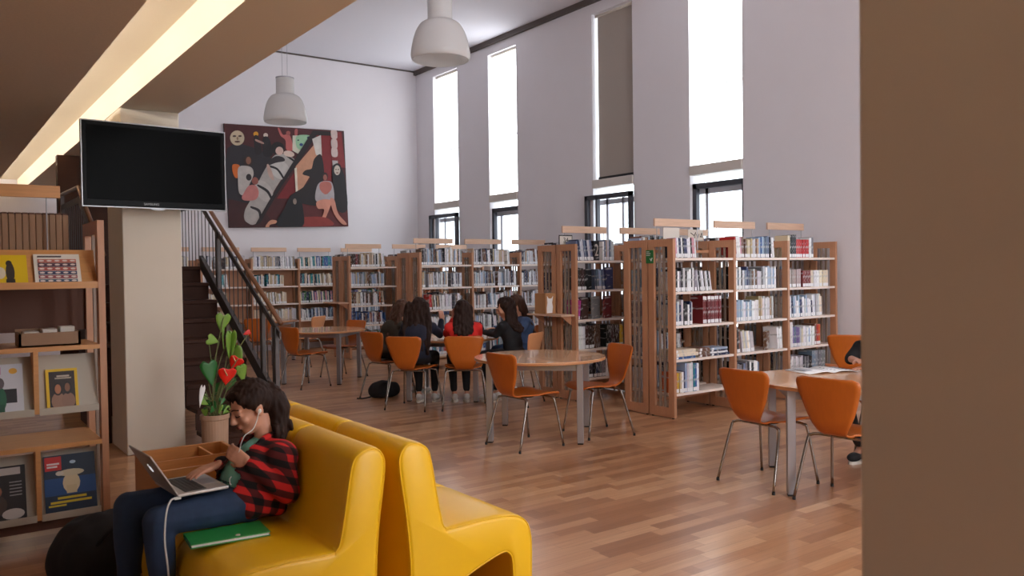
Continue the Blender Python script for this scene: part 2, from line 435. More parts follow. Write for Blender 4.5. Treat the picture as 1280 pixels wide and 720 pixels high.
for k, (a, b2) in enumerate(OP + EX):
    seen = (a, b2) in wl
    t = thing('window_%d' % (k + 1), wl.get((a, b2), 'tall narrow window hidden beyond the right pillar'), 'window', (XW, a, 0)); t['kind'] = 'structure'
    W = b2 - a; pro = (a, b2) in (OP[1], OP[3])
    fx0, fx1 = (-.07, -.005) if pro else (.05, .12); ext = .14 if pro else 0
    f = MB(); zt = 2.715; zb = Z0
    f.box(fx0, fx1, 0, W + ext, zt - .075, zt, 'winframe'); f.box(fx0, fx1, 0, W + ext, zb, zb + .075, 'winframe')
    f.box(fx0, fx1, 0, .06, zb, zt, 'winframe'); f.box(fx0, fx1, W + ext - .07, W + ext, zb, zt, 'winframe')
    if pro: f.box(fx0, fx1, W - .17, W - .13, zb, zt, 'winframe')
    f.build('frame', t)
    g = MB(); gx0, gx1 = .13, .17
    g.box(gx0, gx1, .06, W - .0, zt - .15, zt - .07, 'winwhite'); g.box(gx0, gx1, .06, W, zb + .07, zb + .14, 'winwhite')
    g.box(gx0, gx1, .0, .06, zb, zt, 'winwhite'); g.box(gx0, gx1, W - .22, W - .17, zb, zt, 'winwhite')
    if pro: g.box(gx0, gx1, .36, .40, zb, zt, 'winwhite')
    g.build('sash', t)
    MB().box(-.03, .16, .005, W - .005, 2.83, 2.965, 'transom').build('transom_box', t, bevel=.006)
    MB().box(.19, .20, 0, W, Z0, Z1, 'glass').build('pane', t)
    MB().box(-.0, .32, 0, W, Z0 - .0, Z0 + .03, 'wall').build('sill', t)
    grey = (a, b2) == OP[1]
    bt = thing('roller_blind', bl.get((a, b2), 'roller blind hidden beyond the right pillar'), 'blind', (XW + .10, a, 0), 0, 'roller blinds on the window wall')
    zlo = 2.985 if not grey else 3.02
    MB().box(0, .004, .015, W - .045, zlo, 5.62, 'blindgrey' if grey or (a, b2) in EX[:2] else ('blind_dim' if (a, b2) == OP[3] else 'blind')).build('fabric', bt)
    MB().box(-.012, .012, .015, W - .04, zlo - .045, zlo, 'black' if grey else 'rail').build('bottom_rail', bt)
    if not grey and (a, b2) not in EX[:2]: MB().box(-.003, .0, .015, W - .045, 4.045, 4.08, 'seam_or_shade').build('seam_or_shade', bt)  # dim strip painting the mullion's shade across the lit fabric
    MB().tube([(-.02, .02, 5.635), (-.02, W - .02, 5.635)], .022, 'offwhite', n=10).build('roller', bt, smooth=True)

# ------------------------------------------------------------------ books
COL = {'white': (240, 240, 244), 'pale grey': (204, 204, 210), 'cream': (232, 218, 192), 'grey': (128, 128, 134), 'black': (30, 28, 32), 'navy': (34, 44, 82),
       'blue': (46, 92, 158), 'pale blue': (158, 182, 208), 'teal': (40, 140, 150), 'red': (190, 40, 40), 'dark red': (112, 28, 32), 'brown': (112, 76, 56),
       'beige': (190, 164, 130), 'pink': (214, 150, 162), 'orange': (218, 110, 44), 'yellow': (222, 178, 54), 'purple': (124, 104, 160), 'green': (70, 128, 82),
       'magenta': (180, 60, 140), 'slate blue': (104, 118, 142), 'chequered': (176, 160, 156), 'dark brown': (62, 40, 34)}
SH = [.25, .59, .93, 1.27, 1.61]
SHN = {4: 'top', 3: 'second', 2: 'third', 1: 'fourth', 0: 'bottom'}
ORD = ['first', 'second', 'third', 'fourth', 'fifth', 'sixth', 'seventh', 'eighth', 'ninth', 'tenth', 'eleventh', 'twelfth', 'thirteenth', 'fourteenth', 'fifteenth', 'sixteenth',
       'seventeenth', 'eighteenth', 'nineteenth', 'twentieth', 'twenty-first', 'twenty-second', 'twenty-third', 'twenty-fourth', 'twenty-fifth', 'twenty-sixth', 'twenty-seventh', 'twenty-eighth', 'twenty-ninth', 'thirtieth']
stuff = MB(); NB = [0]; LIMIT = 300
BOOKS = []          # queued individual books
def jit(c, a=16):
    d = random.uniform(-a, a); return tuple(max(8, min(248, v + d + random.uniform(-5, 5))) for v in c)

def book_geo(mb, t, d, h, T, cov, c=None, pages='pages'):
    b = .0025 if t > .012 else .0015
    mb.box(0, b, 0, d, 0, h, cov, T, c); mb.box(t - b, t, 0, d, 0, h, cov, T, c); mb.box(b, t - b, 0, b, 0, h, cov, T, c)
    mb.box(b, t - b, b, d - .004, .003, h - .004, pages, T)

def put_book(x, y, z, t, d, h, cname, tilt, yaw, flat, info):
    """spine towards -Y; x,y,z = lower front left corner."""
    c = jit(COL[cname]); 
    if flat:
        T = Matrix.Translation((x, y, z + t)) @ Matrix.Rotation(PI / 2, 4, 'Y')
    else:
        T = Matrix.Translation((x, y, z)) @ Matrix.Rotation(math.radians(yaw), 4, 'Z')
        if tilt < 0: T = T @ Matrix.Rotation(math.radians(tilt), 4, 'Y')
        elif tilt > 0: T = T @ Matrix.Translation((t, 0, 0)) @ Matrix.Rotation(math.radians(tilt), 4, 'Y') @ Matrix.Translation((-t, 0, 0))
    lab = info.get('lab', True)
    if info['own'] and NB[0] < LIMIT:
        NB[0] += 1
        mb = MB(); book_geo(mb, t, d, h, None, 'book')
        o = mb.build('book'); o.matrix_world = T; o.color = srgb(*c)
        tag(o, info['label'], 'book', info['group'])
        if lab:
            l = MB()
            if flat: l.box(t * .1, t * .9, -.0009, -.0001, .02, .05, 'label')
            else: l.box(t * .04, t * .96, -.0009, -.0001, .006, .042, 'label')
            l.build('spine_label', o)
            if info.get('lab2'): MB().box(t * .04, t * .96, -.0009, -.0001, h - .04, h - .006, 'label').build('spine_label', o)
        if info.get('txt'): text_mb(info['txt'], .2, 'offwhite', Matrix(((0, 0, 1, t + .0008), (1, 0, 0, d * .5), (0, 1, 0, h * .5), (0, 0, 0, 1))), 'cover_print', o)
        return o
    book_geo(stuff, t, d, h, T, 'bookstuff', srgb(*c))
    if lab and not info.get('nolab'):
        stuff.box(t * .04, t * .96, -.0009, -.0001, .006, .042, 'label', T)

def fill(x0, x1, y, z, runs, who=None, si=0, bay='', flip=False):
    """runs: (count, 'a,b,c' colours, hmin, hmax, tmin, tmax, tilt, opts) or ('gap', w)"""
    x = x0 + .004; k = 0
    for r in runs:
        if r[0] == 'gap': x += r[1]; continue
        n, pal, h0, h1, t0, t1, tilt, opt = (list(r) + [{}])[:8]
        pal = pal.split(',')
        if opt.get('flat'):
            zz = z; wmax = 0
            for i in range(n):
                t = random.uniform(t0, t1); L = random.uniform(h0, h1); cn = pal[i % len(pal)]
                place(x, y + random.uniform(0, .02), zz, t, .2, L, cn, 0, 0, True, who, si, bay, None, opt, stackpos=i, stackn=opt['flat'])
                zz += t + .0006; wmax = max(wmax, L)
            x += wmax + .01; continue
        for i in range(n):
            t = random.uniform(t0, t1) * (1.22 if who == W1 else 1.0); h = random.uniform(h0, h1); cn = pal[i % len(pal)] if opt.get('seq') else random.choice(pal)
            yaw = opt.get('yaw', 0); tl = tilt
            lean = abs(math.sin(math.radians(tl))) * h if (i == 0 and tl < 0) else 0
            ex = .0015 + (t / math.cos(math.radians(tl)) - t if tl else 0)
            d = opt.get('d', random.uniform(.15, .2))
            wid = t * math.cos(math.radians(yaw)) + d * abs(math.sin(math.radians(yaw))) if yaw else t
            if x + lean + wid + (abs(math.sin(math.radians(tl))) * h if tl > 0 else 0) > x1: return
            px = x + lean; py = y + .012 + random.uniform(0, .012)
            if yaw < 0: py += t * 0 + d * math.sin(math.radians(-yaw)) * 0 + abs(math.sin(math.radians(yaw))) * t
            k += 1
            place(px, py + opt.get('dy', 0), z, t, d, h, cn, tl, yaw, False, who, si, bay, k, opt)
            x = px + wid + ex
        if tilt > 0: x += math.sin(math.radians(tilt)) * h1 * .9

def place(x, y, z, t, d, h, cn, tilt, yaw, flat, who, si, bay, k, opt, stackpos=0, stackn=''):
    if who is None:
        put_book(x, y, z + .001, t, d, h, cn, tilt, yaw, flat, dict(own=False, lab=True)); return
    ad = 'thin' if t < .016 else ('thick' if t > .034 else '')
    if flat: lab = '%s book lying %s of %s, fourth shelf %s' % (cn, ['at the bottom', 'second up', 'third up', 'fourth up', 'on top'][stackpos], stackn, who)
    else: lab = ' '.join(('%s %s book %s from left on %s shelf, %s %s' % (ad, cn, ORD[k - 1], SHN[si], bay, who)).split())
    put_book(x, y, z + .001, t, d, h, cn, tilt, yaw, flat, dict(own=True, lab=opt.get('lab', True), lab2=opt.get('lab2'), txt=opt.get('txt'), label=lab, group='books on ' + who.replace('of ', '')))

# ------------------------------------------------------------------ bookcases
PB = .93
def side_panel(mb, x, y, dp=.34, h=1.80, slats=2):
    t = .035; st = .075
    mb.box(x, x + t, y, y + st, .012, h, 'beech'); mb.box(x, x + t, y + dp - st, y + dp, .012, h, 'beech')
    mb.box(x, x + t, y + st, y + dp - st, h - .075, h, 'beech'); mb.box(x, x + t, y + st, y + dp - st, .012, .11, 'beech')
    w_ = dp - 2 * st
    for i in range(slats):
        c = y + st + w_ * (i + 1) / (slats + 1)
        mb.box(x + .01, x + .025, c - .012, c + .012, .10, h - .07, 'slat')
    for q in (y + .03, y + dp - .03): mb.tube([(x + t / 2, q, 0), (x + t / 2, q, .013)], .013, 'black')

def bookcase(X0, Y0, bays, double, label, heads=True):
    t = thing('bookcase', label, 'bookcase', (X0, Y0, 0), 0, 'open wooden library bookcases')
    faces = [(0, 1)] + ([(.36, -1)] if double else [])
    for i in range(bays + 1):
        for fy, dr in faces:
            p = MB(); side_panel(p, PB * i, fy); p.build('side_panel', t)
    for i in range(bays):
        for fy, dr in faces:
            for z in SH:
                s = MB(); a = fy + (.01 if dr > 0 else .03)
                s.box(PB * i + .035, PB * (i + 1), a, a + .30, z - .025, z, 'shelf')
                for sx_ in (.05, PB - .05): s.box(PB * i + sx_ - .01, PB * i + sx_ + .01, a + .05, a + .25, z - .033, z - .025, 'steel')
                s.build('shelf', t)
        hy = .35 if double else .28
        b = MB().box(PB * i + .10, PB * i + .80, hy - .012, hy + .012, 1.945, 2.025, 'beech_h').build('header_board', t, bevel=.002, seg=1)
        for q in (PB * i + .14, PB * i + .76):
            MB().tube([(q, hy, 1.585), (q, hy, 1.95)], .004, 'steel', n=6).build('header_rod', t)
    if not double:
        for i in range(bays): MB().box(PB * i + .035, PB * (i + 1), .34, .35, .12, 1.78, 'beech').build('back_panel', t)
    # rear stretchers that tie the frames
    for i in range(bays):
        yy = .335 if double else .32
        for z in (.16, 1.0, 1.7): MB().box(PB * i + .035, PB * (i + 1), yy, yy + .02, z - .03, z, 'beech').build('stretcher', t)
    return t
bc1 = bookcase(6.07, 5.64, 3, True, 'nearest wooden bookcase with green sign on its slatted end panel')
bc2 = bookcase(6.07, 7.13, 3, True, 'wooden bookcase behind the nearest one, with display shelf on its end')
bc3 = bookcase(6.07, 10.70, 3, True, 'wooden bookcase of white and grey books behind the seated students')
bc4 = bookcase(6.07, 13.17, 3, True, 'far wooden bookcase left of the students, dark red books on its top shelf')
bc5 = bookcase(3.28, 15.50, 5, False, 'single sided wooden bookcase standing along the white end wall')

W1 = 'of nearest bookcase'; W2 = 'of bookcase behind'
W2 = 'of second nearest bookcase'
mix = 'white,white,pale grey,pale grey,grey,black,navy,pale blue,beige,brown'
lt = 'white,white,white,pale grey,pale blue,cream'
R1 = {
 (0, 4): [(15, 'white,pink,black,white,pink,navy', .19, .21, .014, .02, -4)],
 (0, 3): [(12, 'white,pale grey,black,pale grey,grey,white', .20, .24, .016, .028, 0), (9, 'white,black,pale grey', .2, .21, .014, .02, -9, {'seq': 1})],
 (0, 2): [(10, 'black,white,navy,pale grey,slate blue,beige,pale blue', .20, .26, .016, .028, 0), ('gap', .16), (9, 'dark red', .285, .29, .022, .026, 0, {'lab2': 1})],
 (0, 1): [(3, 'blue,cream,cream', .30, .34, .026, .034, 0, {'flat': 'left stack'}), (3, 'brown', .16, .18, .028, .034, 0, {'flat': 'middle stack'}), (4, 'navy,white,navy,pale blue', .26, .30, .018, .026, 0, {'flat': 'right stack'})],
 (0, 0): [(4, 'orange,yellow,beige,white', .19, .22, .022, .03, 0, {'seq': 1}), (1, 'navy', .21, .22, .02, .024, 0), (4, 'pale blue,pale grey,white,white', .28, .30, .02, .03, 0, {'seq': 1}), (2, 'blue,teal', .28, .29, .022, .03, 0), (1, 'white', .28, .285, .024, .026, 0)],
 (1, 4): [(6, 'white,brown,pink,red,brown', .21, .24, .018, .026, -4, {}), (8, 'beige,cream,brown,pale grey', .19, .21, .02, .028, 0), (6, 'blue,pale blue,slate blue', .22, .25, .02, .026, 0), (3, 'black,white', .22, .23, .015, .02, -5)],
 (1, 3): [(9, 'white,slate blue,pale grey,navy,black', .2, .25, .018, .03, 0), (6, 'brown,pale grey,grey', .19, .22, .02, .03, 0), (8, 'white,pale blue,grey,pale grey', .22, .25, .018, .03, 0)],
 (1, 2): [(6, 'pale blue,white,beige,brown', .2, .24, .02, .03, 0), (8, 'white,cream,pale blue', .2, .22, .016, .026, 0), (9, 'white,white,pale grey,beige', .22, .26, .016, .026, 0)],
 (1, 1): [(3, 'black,brown,white', .22, .25, .02, .026, 0), (7, 'white,pale grey,cream', .22, .25, .018, .028, -8), ('gap', .20), (1, 'brown', .2, .2, .03, .03, 0, {'yaw': -62, 'd': .2, 'lab': False}), (3, 'brown,white,white', .22, .25, .022, .028, -5)],
 (1, 0): [(12, 'black,grey,white,black,slate blue', .2, .25, .02, .034, 0)],
 (2, 4): [(1, 'cream', .25, .25, .03, .032, 0), (3, 'black,grey', .25, .26, .03, .036, 0), (6, 'red', .2, .21, .03, .034, 0), (2, 'white,grey', .22, .24, .03, .036, 0)],
 (2, 3): [(6, 'chequered', .205, .21, .03, .033, 0), ('gap', .04), (3, 'dark red', .19, .19, .04, .044, 0), (6, 'white,cream', .19, .195, .045, .05, 0)],
 (2, 2): [(16, 'white,pale blue,white,pale grey,navy', .18, .25, .02, .032, -3), (4, 'white,pale grey,cream', .22, .26, .02, .03, -2)],
 (2, 1): [(2, 'white', .27, .29, .03, .036, 0), (4, 'purple,slate blue', .22, .23, .024, .03, 0), (9, 'white,pale blue,pale grey,cream', .2, .23, .022, .03, 0), (3, 'brown,red,orange', .23, .26, .022, .03, 0, {'seq': 1})],
 (2, 0): [(8, 'white,pale grey', .2, .24, .024, .03, 0), (5, 'black,black,grey,white', .2, .23, .024, .03, 0), (4, 'grey,slate blue', .26, .28, .045, .06, 0)],
}
BAYN = ['left bay', 'middle bay', 'right bay']
for (bi, si), runs in R1.items():
    x0 = 6.07 + PB * bi + .035; fill(x0, 6.07 + PB * (bi + 1), 5.65, SH[si], runs, W1, si, BAYN[bi])
R2 = {
 (0, 4): [(12, 'slate blue,pale grey,navy,slate blue', .22, .25, .016, .024, -8), (1, 'black', .23, .23, .03, .03, 0, {'yaw': -70, 'd': .13, 'lab': False, 'dy': .01, 'txt': '2'}), (7, 'pale grey,slate blue,white,beige,black', .22, .25, .02, .03, 0)],
 (0, 3): [(4, 'black,dark brown', .23, .25, .03, .04, 0), (1, 'black', .24, .24, .03, .03, 0, {'yaw': -68, 'd': .12, 'lab': False}), (7, 'slate blue,pale blue', .22, .24, .018, .024, -4), (1, 'navy', .26, .26, .03, .03, 0, {'yaw': -66, 'd': .21, 'lab': False})],
 (0, 2): [(2, 'magenta', .22, .23, .018, .022, 6), (1, 'dark brown', .25, .25, .03, .03, 0, {'yaw': -66, 'd': .17, 'lab': False}), (1, 'grey', .26, .26, .03, .03, 0, {'yaw': -66, 'd': .19, 'lab': False}), (1, 'dark red', .26, .26, .03, .03, 0, {'yaw': -64, 'd': .21, 'lab': False})],
 (0, 1): [(6, 'pale blue,white', .25, .27, .018, .022, 0), (3, 'dark brown', .26, .27, .04, .05, 0), (1, 'brown', .27, .27, .03, .03, 0, {'yaw': -66, 'd': .14, 'lab': False}), ('gap', .04), (5, 'black,dark brown', .25, .27, .04, .05, 0), (2, 'yellow', .25, .26, .02, .03, 0)],
 (0, 0): [(1, 'white', .24, .24, .03, .03, 0), (3, 'red,pale grey,red', .2, .22, .02, .026, 0), (5, 'black', .2, .22, .03, .036, 0), (5, 'navy,grey,white', .2, .23, .026, .034, 0), (3, 'white', .2, .22, .026, .034, 0)],
}
for (bi, si), runs in R2.items():
    x0 = 6.07 + PB * bi + .035; fill(x0, 6.07 + PB * (bi + 1), 7.14, SH[si], runs, W2, si, BAYN[bi])
BAYB = ['left', 'middle', 'right']
# everything else on the shelves
def generic(n, pal, h0=.18, h1=.25, t0=.016, t1=.03):
    out = []
    left = n
    while left > 0:
        k = min(left, random.randint(3, 8)); hh = random.uniform(h0, h1 - .03)
        out.append((k, pal, hh, hh + .04, t0, t1, random.choice([0, 0, 0, -3, -5]))); left -= k
        if random.random() < .12: out.append(('gap', .05))
    return out
for bi in range(1, 3):
    for si in range(5): fill(6.07 + PB * bi + .035, 6.07 + PB * (bi + 1), 7.14, SH[si], generic(28, mix))
# hidden faces of the double bookcases, read through the slats
for Y0 in (5.64, 7.13, 10.70, 13.17):
    for bi in range(3):
        for si in range(5): fill(6.07 + PB * bi + .035, 6.07 + PB * (bi + 1) - random.uniform(0, .3), Y0 + .48, SH[si], generic(26, mix))
for bi in range(3):
    for si in range(5):
        pal = mix if si != 2 else mix + ',pink,white,white,pale blue'
        if si == 0: pal = 'white,pale blue,blue,teal,red,grey,navy'
        runs = generic(40, pal + ',white', .19, .26, .015, .026)
        gap = .16 if bi == 0 or si == 4 else .05
        if si == 2 and bi == 0: runs = [('gap', .13), (2, 'red,pink', .22, .24, .02, .024, 0)] + runs
        fill(6.07 + PB * bi + .035, 6.07 + PB * (bi + 1) - gap, 10.71, SH[si], runs)
for bi in range(3):
    for si in range(5):
        pal = {4: 'cream,white,beige,brown,pale grey,black', 3: 'white,pale blue,grey,beige,brown,pale grey', 2: 'white,brown,orange,beige,black,cream', 1: 'navy,blue,brown,cream,dark red,white', 0: 'white,green,pale blue,pale grey,green'}[si]
        runs = generic(30, pal, .19, .25, .018, .03)
        if si == 4: runs = [('gap', .03), (4, 'dark red,dark brown', .22, .23, .03, .04, 0)] + runs
        if si == 1: runs = [(6, 'blue,navy', .22, .24, .026, .032, 0)] + runs
        fill(6.07 + PB * bi + .035, 6.07 + PB * (bi + 1) - .22, 13.18, SH[si], runs)
for bi in range(5):
    for si in range(5):
        full = {0: .35, 1: .0, 2: .75, 3: 1, 4: 1}[bi]
        if bi == 1: full = .9 if si == 4 else .55
        if bi == 2: full = {4: .95, 3: .7, 2: .75, 1: .95, 0: .3}[si]
        if bi == 3 and si == 0: full = 0
        if bi == 0 and si == 4: full = .8
        pal = {4: 'cream,white,beige,pale grey,grey,navy', 3: 'cream,beige,white,navy,teal,pale grey', 2: 'cream,beige,white', 1: 'cream,beige,pale grey', 0: 'cream,white'}[si]
        if bi >= 3: pal = {4: 'blue,teal,white,pale grey,black,cream', 3: 'beige,white,cream,teal,navy,brown', 2: 'pink,purple,slate blue,navy,cream,green', 1: 'navy,white,pale blue,grey,slate blue', 0: 'white,pale grey'}[si]
        if full: fill(3.28 + PB * bi + .035, 3.28 + PB * (bi + full), 15.51, SH[si], generic(40, pal, .19, .25, .018, .03))
# ------------------------------------------------------------------ chairs and tables
def smooth_curve(pts, n=6, closed=False):
    P = [Vector(p) for p in pts]; out = []; L = len(P)
    for i in range(L if closed else L - 1):
        if closed: a, b, c, d = P[(i - 1) % L], P[i], P[(i + 1) % L], P[(i + 2) % L]
        else: a, b, c, d = P[max(i - 1, 0)], P[i], P[i + 1], P[min(i + 2, L - 1)]
        for k in range(n):
            t = k / n
            out.append(.5 * ((2 * b) + (c - a) * t + (2 * a - 5 * b + 4 * c - d) * t * t + (3 * b - a - 3 * c + d) * t ** 3))
    if not closed: out.append(P[-1])
    return out

def make_chair(mat):
    t = thing('chair', 'x', 'chair')
    prof = smooth_curve([(0, .235, .425), (0, .20, .447), (0, .10, .452), (0, -.02, .44), (0, -.12, .436), (0, -.19, .455), (0, -.228, .51), (0, -.245, .60), (0, -.268, .72), (0, -.285, .81)], 5)
    n = len(prof); rows = []
    wk = [(0, .14), (.03, .175), (.08, .198), (.2, .212), (.32, .20), (.36, .165), (.43, .115), (.50, .085), (.55, .086), (.62, .106), (.76, .160), (.88, .203), (.94, .215), (.975, .208), (.99, .19), (1, .165)]
    def wid(s):
        for (a, x), (b, y) in zip(wk, wk[1:]):
            if s <= b:
                k = (s - a) / (b - a); return x + (y - x) * k
        return wk[-1][1]
    m = 12; mb = MB(); vs = []
    for i, p in enumerate(prof):
        s = i / (n - 1); w_ = wid(s)
        for j in range(m + 1):
            u = j / m * 2 - 1; x = u * w_
            cur = u * u
            y = p.y + (  .022 * cur if s > .55 else 0) * min(1, (s - .5) * 3)
            z = p.z + (.012 * cur if s < .45 else 0)
            vs.append((x, y, z))
    fs = [(i * (m + 1) + j, i * (m + 1) + j + 1, (i + 1) * (m + 1) + j + 1, (i + 1) * (m + 1) + j) for i in range(n - 1) for j in range(m)]
    mb.add(vs, fs, mat); mb.build('seat_shell', t, smooth=True, solid=.012)
    fr = MB()
    fr.tube([(-.15, .13, .425), (.15, .13, .425)], .008, 'chrome'); fr.tube([(-.13, -.12, .422), (.13, -.12, .422)], .008, 'chrome')
    fr.lathe([(.0, .432), (.075, .432), (.075, .418), (0, .418)], 'black', n=16)
    fr.build('underframe', t, smooth=True)
    for sx_ in (-1, 1):
        for sy2, y0, yf in ((1, .13, .22), (-1, -.12, -.25)):
            pts = smooth_curve([(sx_ * .05, y0, .424), (sx_ * .13, y0, .424), (sx_ * .185, y0 + sy2 * .012, .414), (sx_ * .205, y0 + sy2 * .03, .37), (sx_ * .24, yf, .012)], 4)
            l = MB().tube(pts, .0095, 'chrome').build('leg', t, smooth=True)
            MB().tube([(sx_ * .24, yf, 0), (sx_ * .24, yf, .02)], .011, 'black').build('foot_cap', l)
    return t
CH = {'o': make_chair('chair'), 'p': make_chair('chair_windowlit')}; used_ch = set()
def chair(x, y, fx, fy, label, kind='o'):
    rz = math.atan2(-fx, fy)
    if kind not in used_ch: c = CH[kind]; used_ch.add(kind)
    else: c = copy_tree(CH[kind])
    c.location = (x, y, 0); c.rotation_euler = (0, 0, rz); tag(c, label, 'chair', 'moulded plywood chairs around the round tables')
    return c
chair(4.22, 5.64, 1, .02, 'orange plywood chair pushed in at the left of the empty middle table')
chair(5.02, 5.62, -.97, .2, 'orange plywood chair turned sideways at the right of the empty middle table')
chair(4.80, 3.58, 1, -.04, 'orange plywood chair left of the right table, nearer the bookcase')
chair(4.82, 2.98, 1, .06, 'orange plywood chair nearest the right pillar, its edge cut by it')
chair(7.84, 4.86, .8, .6, 'orange plywood chair standing before the right bay of the nearest bookcase')
chair(4.57, 8.84, .95, .2, 'orange plywood chair under the student in the dark olive jacket')
chair(4.45, 8.00, .82, .57, 'orange plywood chair under the student in navy with very long hair')
chair(4.88, 7.65, .53, .85, 'orange plywood chair under the student in the red jumper')
chair(5.47, 7.49, -.50, .87, 'plywood chair coloured pale for window light, under the student with shoulder length dark hair', 'p')
chair(4.17, 10.45, 1, .25, 'orange plywood chair at the near left of the left table beside the stair rail')
chair(4.98, 11.06, -.75, -.2, 'orange plywood chair at the far right of the left table')
chair(5.14, 12.88, -.55, .75, 'plywood chair coloured pale for window light, showing its back between the two left tables', 'p')
chair(4.42, 13.05, .3, .9, 'orange plywood chair showing above the end of the wooden handrail')
chair(4.36, 14.35, .9, -.4, 'orange plywood chair seen through the stair balusters')
chair(6.13, 3.37, -1, .0, 'orange plywood chair hidden behind the right pillar under the person in black')
chair(6.12, 8.14, -1, .1, 'orange plywood chair hidden behind the students under the one in denim')

def make_table():
    t = thing('round_table', 'x', 'table')
    r = .60; mb = MB()
    mb.lathe([(0, .72), (r - .003, .72), (r, .717)], 'table', n=72)
    mb.lathe([(r, .717), (r, .698), (r - .003, .695), (0, .695)], 'tableedge', n=72)
    mb.build('tabletop', t)
    a = .396
    for sx_ in (-1, 1):
        for sy2 in (-1, 1):
            l = MB().box(sx_ * a - .027, sx_ * a + .027, sy2 * a - .027, sy2 * a + .027, .012, .695, 'steel').build('leg', t, bevel=.003, seg=1)
            MB().box(sx_ * a - .024, sx_ * a + .024, sy2 * a - .024, sy2 * a + .024, 0, .014, 'black').build('foot_pad', l)
    for s in (-1, 1):
        MB().box(-a + .027, a - .027, s * a - .012, s * a + .012, .635, .695, 'steel').build('apron', t)
        MB().box(s * a - .012, s * a + .012, -a + .027, a - .027, .635, .695, 'steel').build('apron', t)
    return t
T0 = make_table(); first = [True]
def table(x, y, label):
    t = T0 if first[0] else copy_tree(T0); first[0] = False
    t.location = (x, y, 0); t.rotation_euler = (0, 0, PI / 4); tag(t, label, 'table', 'round wooden reading tables'); return t
table(4.60, 5.92, 'empty round beech table with grey metal legs in the middle of the floor')
table(5.18, 3.27, 'round beech table at the right with an open magazine on it')
table(5.18, 8.43, 'round table where the group of students sits')
table(4.58, 10.86, 'empty round beech table at the left, near the stair foot')
table(4.75, 13.85, 'far round table half hidden behind the handrail, before the end wall bookcase')

# ------------------------------------------------------------------ pendant lamps
def lamp(x, y, label):
    t = thing('pendant_lamp', label, 'lamp', (x, y, 3.30), 0, 'white glass pendant lamps')
    prof = [(.105, .52), (.105, .34), (.118, .325), (.165, .30), (.205, .24), (.232, .16), (.25, .07), (.252, .03), (.243, 0), (.235, 0), (.244, .03), (.242, .07), (.224, .16), (.197, .235), (.158, .29), (.10, .32), (.095, .34), (.095, .52)]
    pts = [(p.x, p.y) for p in smooth_curve([(r, z, 0) for r, z in prof], 3)]
    MB().lathe(pts, 'opal', n=48).build('lamp_shade', t, smooth=True)
    MB().lathe([(0, .525), (.107, .525), (.107, .51), (0, .51)], 'steel', n=32).build('cap', t)
    MB().lathe([(.0, .44), (.035, .43), (.045, .36), (.045, .26), (.02, .22), (0, .215)], 'offwhite', n=16).build('bulb', t, smooth=True)
    for s in (-.03, .03): MB().tube([(s, 0, .52), (s * 1.6, 0, ZC - 3.30 - .03)], .0025, 'steel', n=6).build('suspension_wire', t)
    MB().lathe([(0, ZC - 3.3), (.06, ZC - 3.3), (.06, ZC - 3.335), (0, ZC - 3.335)], 'offwhite', n=20).build('canopy', t)
lamp(3.64, 6.0, 'large white glass pendant lamp hanging nearest, cut by the top edge')
lamp(3.58, 9.45, 'smaller looking white glass pendant lamp hanging before the painting')

# ------------------------------------------------------------------ television on the pillar
t = thing('television', 'black flat television mounted in front of the cream pillar', 'television', (1.615, 7.15, 2.39), math.radians(4.1))
w2, h2 = .558, .332
MB().box(-w2, w2, 0, .045, -h2, h2, 'tvframe').build('casing', t, bevel=.008)
f = MB()
f.box(-w2 - .008, -w2, -.004, .03, -h2 - .008, h2 + .008, 'tvedge'); f.box(w2, w2 + .008, -.004, .03, -h2 - .008, h2 + .008, 'tvedge')
f.box(-w2, w2, -.004, .03, h2, h2 + .008, 'tvedge'); f.box(-w2, w2, -.004, .03, -h2 - .008, -h2, 'tvedge'); f.build('rim', t)
MB().box(-w2 + .03, w2 - .03, -.003, 0, -h2 + .05, h2 - .03, 'tv').build('screen', t)
MB().prism([(-.06, -h2 - .008), (.06, -h2 - .008), (.035, -h2 - .02), (-.035, -h2 - .02)], 1, .0, .03, 'tvedge').build('chin', t)
text_mb('SAMSUNG', .026, cmat(190, 190, 190), Matrix.Translation((-.05, -.004, -h2 + .026)) @ STAND, 'logo', t)
a = MB(); a.box(-.12, .12, .045, .06, -.12, .12, 'black'); a.tube([(0, .05, 0), (0, .245, 0)], .03, 'black'); a.box(-.1, .1, .235, .255, -.14, .14, 'black'); a.build('wall_arm', t)

# ------------------------------------------------------------------ painting on the end wall (generic stand-in composition)
t = thing('canvas_picture', 'large dark red figurative canvas hung slightly crooked on the end wall', 'painting', (6.05, 15.87, 3.43)); t.rotation_euler = (0, -math.radians(1.8), 0)
PW, PH = 2.46, 1.98
MB().box(-PW / 2, PW / 2, -.02, .025, -PH / 2, PH / 2, cmat(40, 28, 28)).build('stretcher', t)
cv = MB(); lay = [0]
def uv(x, y):
    u = (x - 70 - (y - 97) * .03) / 650; v = (y - 97 - 48 * u) / (558 - 53 * u)
    return (-PW / 2 + u * PW, PH / 2 - v * PH)
def shape(pts, c, smooth=True):
    lay[0] += 1
    P = [uv(*p) for p in pts]
    if smooth: P = [(q.x, q.y) for q in smooth_curve([(a, b, 0) for a, b in P], 4, True)]
    P = [(max(-PW / 2, min(PW / 2, a)), max(-PH / 2, min(PH / 2, b))) for a, b in P]
    y = -.021 - lay[0] * .0003; m = cv.mi(cmat(*c, .6)); o = len(cv.v)
    cv.v += [(a, y, b) for a, b in P]; cv.f.append(tuple(range(o, o + len(P)))); cv.m.append(m); cv.cols.append(None)
def oval(x, y, rx, ry, c, rot=0):
    shape([(x + rx * math.cos(a) * math.cos(rot) - ry * math.sin(a) * math.sin(rot), y + rx * math.cos(a) * math.sin(rot) + ry * math.sin(a) * math.cos(rot)) for a in [k * PI / 5 for k in range(10)]], c)
